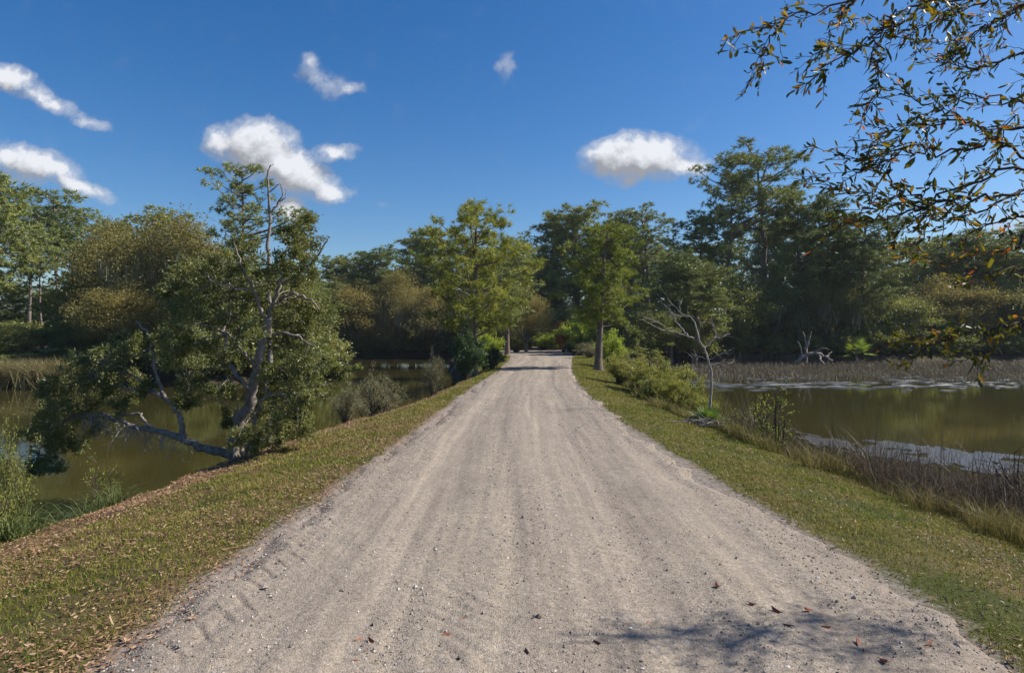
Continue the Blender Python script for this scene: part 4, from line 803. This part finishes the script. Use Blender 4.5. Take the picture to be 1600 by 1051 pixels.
grp = bpy.data.node_groups.new('cloud_field', 'ShaderNodeTree'); grp.interface.new_socket('P', in_out='INPUT', socket_type='NodeSocketVector'); grp.interface.new_socket('D', in_out='OUTPUT', socket_type='NodeSocketFloat')
g = NT(grp); gi = g.n('NodeGroupInput'); go = g.n('NodeGroupOutput')
wn = g.n('ShaderNodeTexNoise', {'Vector': gi.outputs[0], 'Scale': 16.0, 'Detail': 5.0, 'Roughness': .6})
off = g.n('ShaderNodeVectorMath', {0: g.n('ShaderNodeVectorMath', {0: wn.outputs['Color'], 1: (.5, .5, .5)}, operation='SUBTRACT').outputs[0], 1: (.05, .05, 0)}, operation='MULTIPLY').outputs[0]
pw = g.n('ShaderNodeVectorMath', {0: gi.outputs[0], 1: off}, operation='ADD').outputs[0]; acc = None
for (cx, cy), (ax, ay), rot, wgt in CLOUDS:
    mp = g.n('ShaderNodeMapping', {'Vector': pw, 'Location': ((cx - CX) / F, (CY - cy) / F, 0), 'Rotation': (0, 0, rot), 'Scale': (ax / F, ay / F, 1)}, vector_type='TEXTURE').outputs[0]
    ln = g.n('ShaderNodeVectorMath', {0: mp}, operation='LENGTH').outputs['Value']
    e = g.math('MULTIPLY', g.math('SUBTRACT', 1.25, ln, clamp=True), wgt)
    acc = e if acc is None else g.math('SMOOTH_MAX', acc, e, .12)
fb = g.n('ShaderNodeTexNoise', {'Vector': gi.outputs[0], 'Scale': 24.0, 'Detail': 8.0, 'Roughness': .66}).outputs[0]
grp.links.new(g.math('ADD', acc, g.math('MULTIPLY', g.math('SUBTRACT', fb, .5), g.math('MULTIPLY', 1.35, g.math('MULTIPLY', acc, 2.5, clamp=True)))), go.inputs[0])
tc = t.n('ShaderNodeTexCoord'); sp = t.n('ShaderNodeSeparateXYZ', {0: tc.outputs['Generated']}); yy = t.math('MAXIMUM', sp.outputs[1], .02)
pp = t.n('ShaderNodeCombineXYZ', {0: t.math('DIVIDE', sp.outputs[0], yy), 1: t.math('DIVIDE', sp.outputs[2], yy), 2: 0.0}).outputs[0]
def field(v): o = t.n('ShaderNodeGroup', {}); o.node_tree = grp; wt.links.new(v, o.inputs[0]); return o.outputs[0]
d0 = field(pp); d1 = field(t.n('ShaderNodeVectorMath', {0: pp, 1: (.012, .026, 0)}, operation='ADD').outputs[0])
alpha = t.math('MULTIPLY', t.ramp(d0, [(.08, 0.0), (.32, .42), (.70, 1.0)], 'EASE'), .94)
shade = t.math('ADD', .55, t.math('MULTIPLY', t.math('SUBTRACT', d0, d1), .9))
shade = t.math('MINIMUM', t.math('MAXIMUM', shade, .40), 1.05)
SKY = .064
cl = t.n('ShaderNodeVectorMath', {0: (6.9, 7.0, 7.3), 1: t.n('ShaderNodeCombineXYZ', {0: shade, 1: shade, 2: shade}).outputs[0]}, operation='MULTIPLY').outputs[0]
hs = t.n('ShaderNodeHueSaturation', {'Color': sky.outputs[0], 'Hue': .506, 'Saturation': 1.38, 'Value': 1.0})
mx = t.n('ShaderNodeMix', {0: alpha, 6: hs.outputs[0], 7: cl}, data_type='RGBA', clamp_factor=True)
bg = t.n('ShaderNodeBackground', {0: mx.outputs[2], 1: SKY}); wo = t.n('ShaderNodeOutputWorld', {0: bg.outputs[0]})
S = Vector((math.cos(EL) * math.sin(AZ), math.cos(EL) * math.cos(AZ), math.sin(EL)))
L = bpy.data.lights.new('sun', 'SUN'); L.energy = 4.0; L.angle = R(.5); L.color = (1, .93, .82)
so = bpy.data.objects.new('sun', L); COL.objects.link(so); so.rotation_euler = S.to_track_quat('Z', 'Y').to_euler(); so.location = (20, 10, 40)
cam = bpy.data.cameras.new('camera'); cam.lens = 22.5; cam.sensor_width = 36; cam.clip_end = 3000; cam.clip_start = .05
co = bpy.data.objects.new('camera', cam); COL.objects.link(co); co.location = (0, 0, CH); co.rotation_euler = (R(90), 0, 0); scene.camera = co
vs = scene.view_settings; vs.view_transform = 'Standard'; vs.look = 'None'; vs.exposure = .95; vs.gamma = 1; vs.use_curve_mapping = False
scene.cycles.max_bounces = 8; scene.cycles.diffuse_bounces = 5; scene.cycles.transmission_bounces = 4; scene.cycles.use_denoising = True

a = Acc(); hx = np.array([-440, 440.]); hy = np.array([-60, 540.]); hz = np.array([-4, 42.])
V = np.array([(x, y, z) for z in hz for y in hy for x in hx]); a.add(V, [(0, 2, 3, 1), (4, 5, 7, 6), (0, 1, 5, 4), (2, 6, 7, 3), (0, 4, 6, 2), (1, 3, 7, 5)])
m, t, out = material('air'); pv = t.n('ShaderNodeVolumePrincipled', {'Color': (.80, .88, 1.0, 1), 'Density': .0002, 'Anisotropy': .1}); m.node_tree.links.new(pv.outputs[0], out.inputs['Volume'])
tag(a.build('haze', m), kind='stuff')
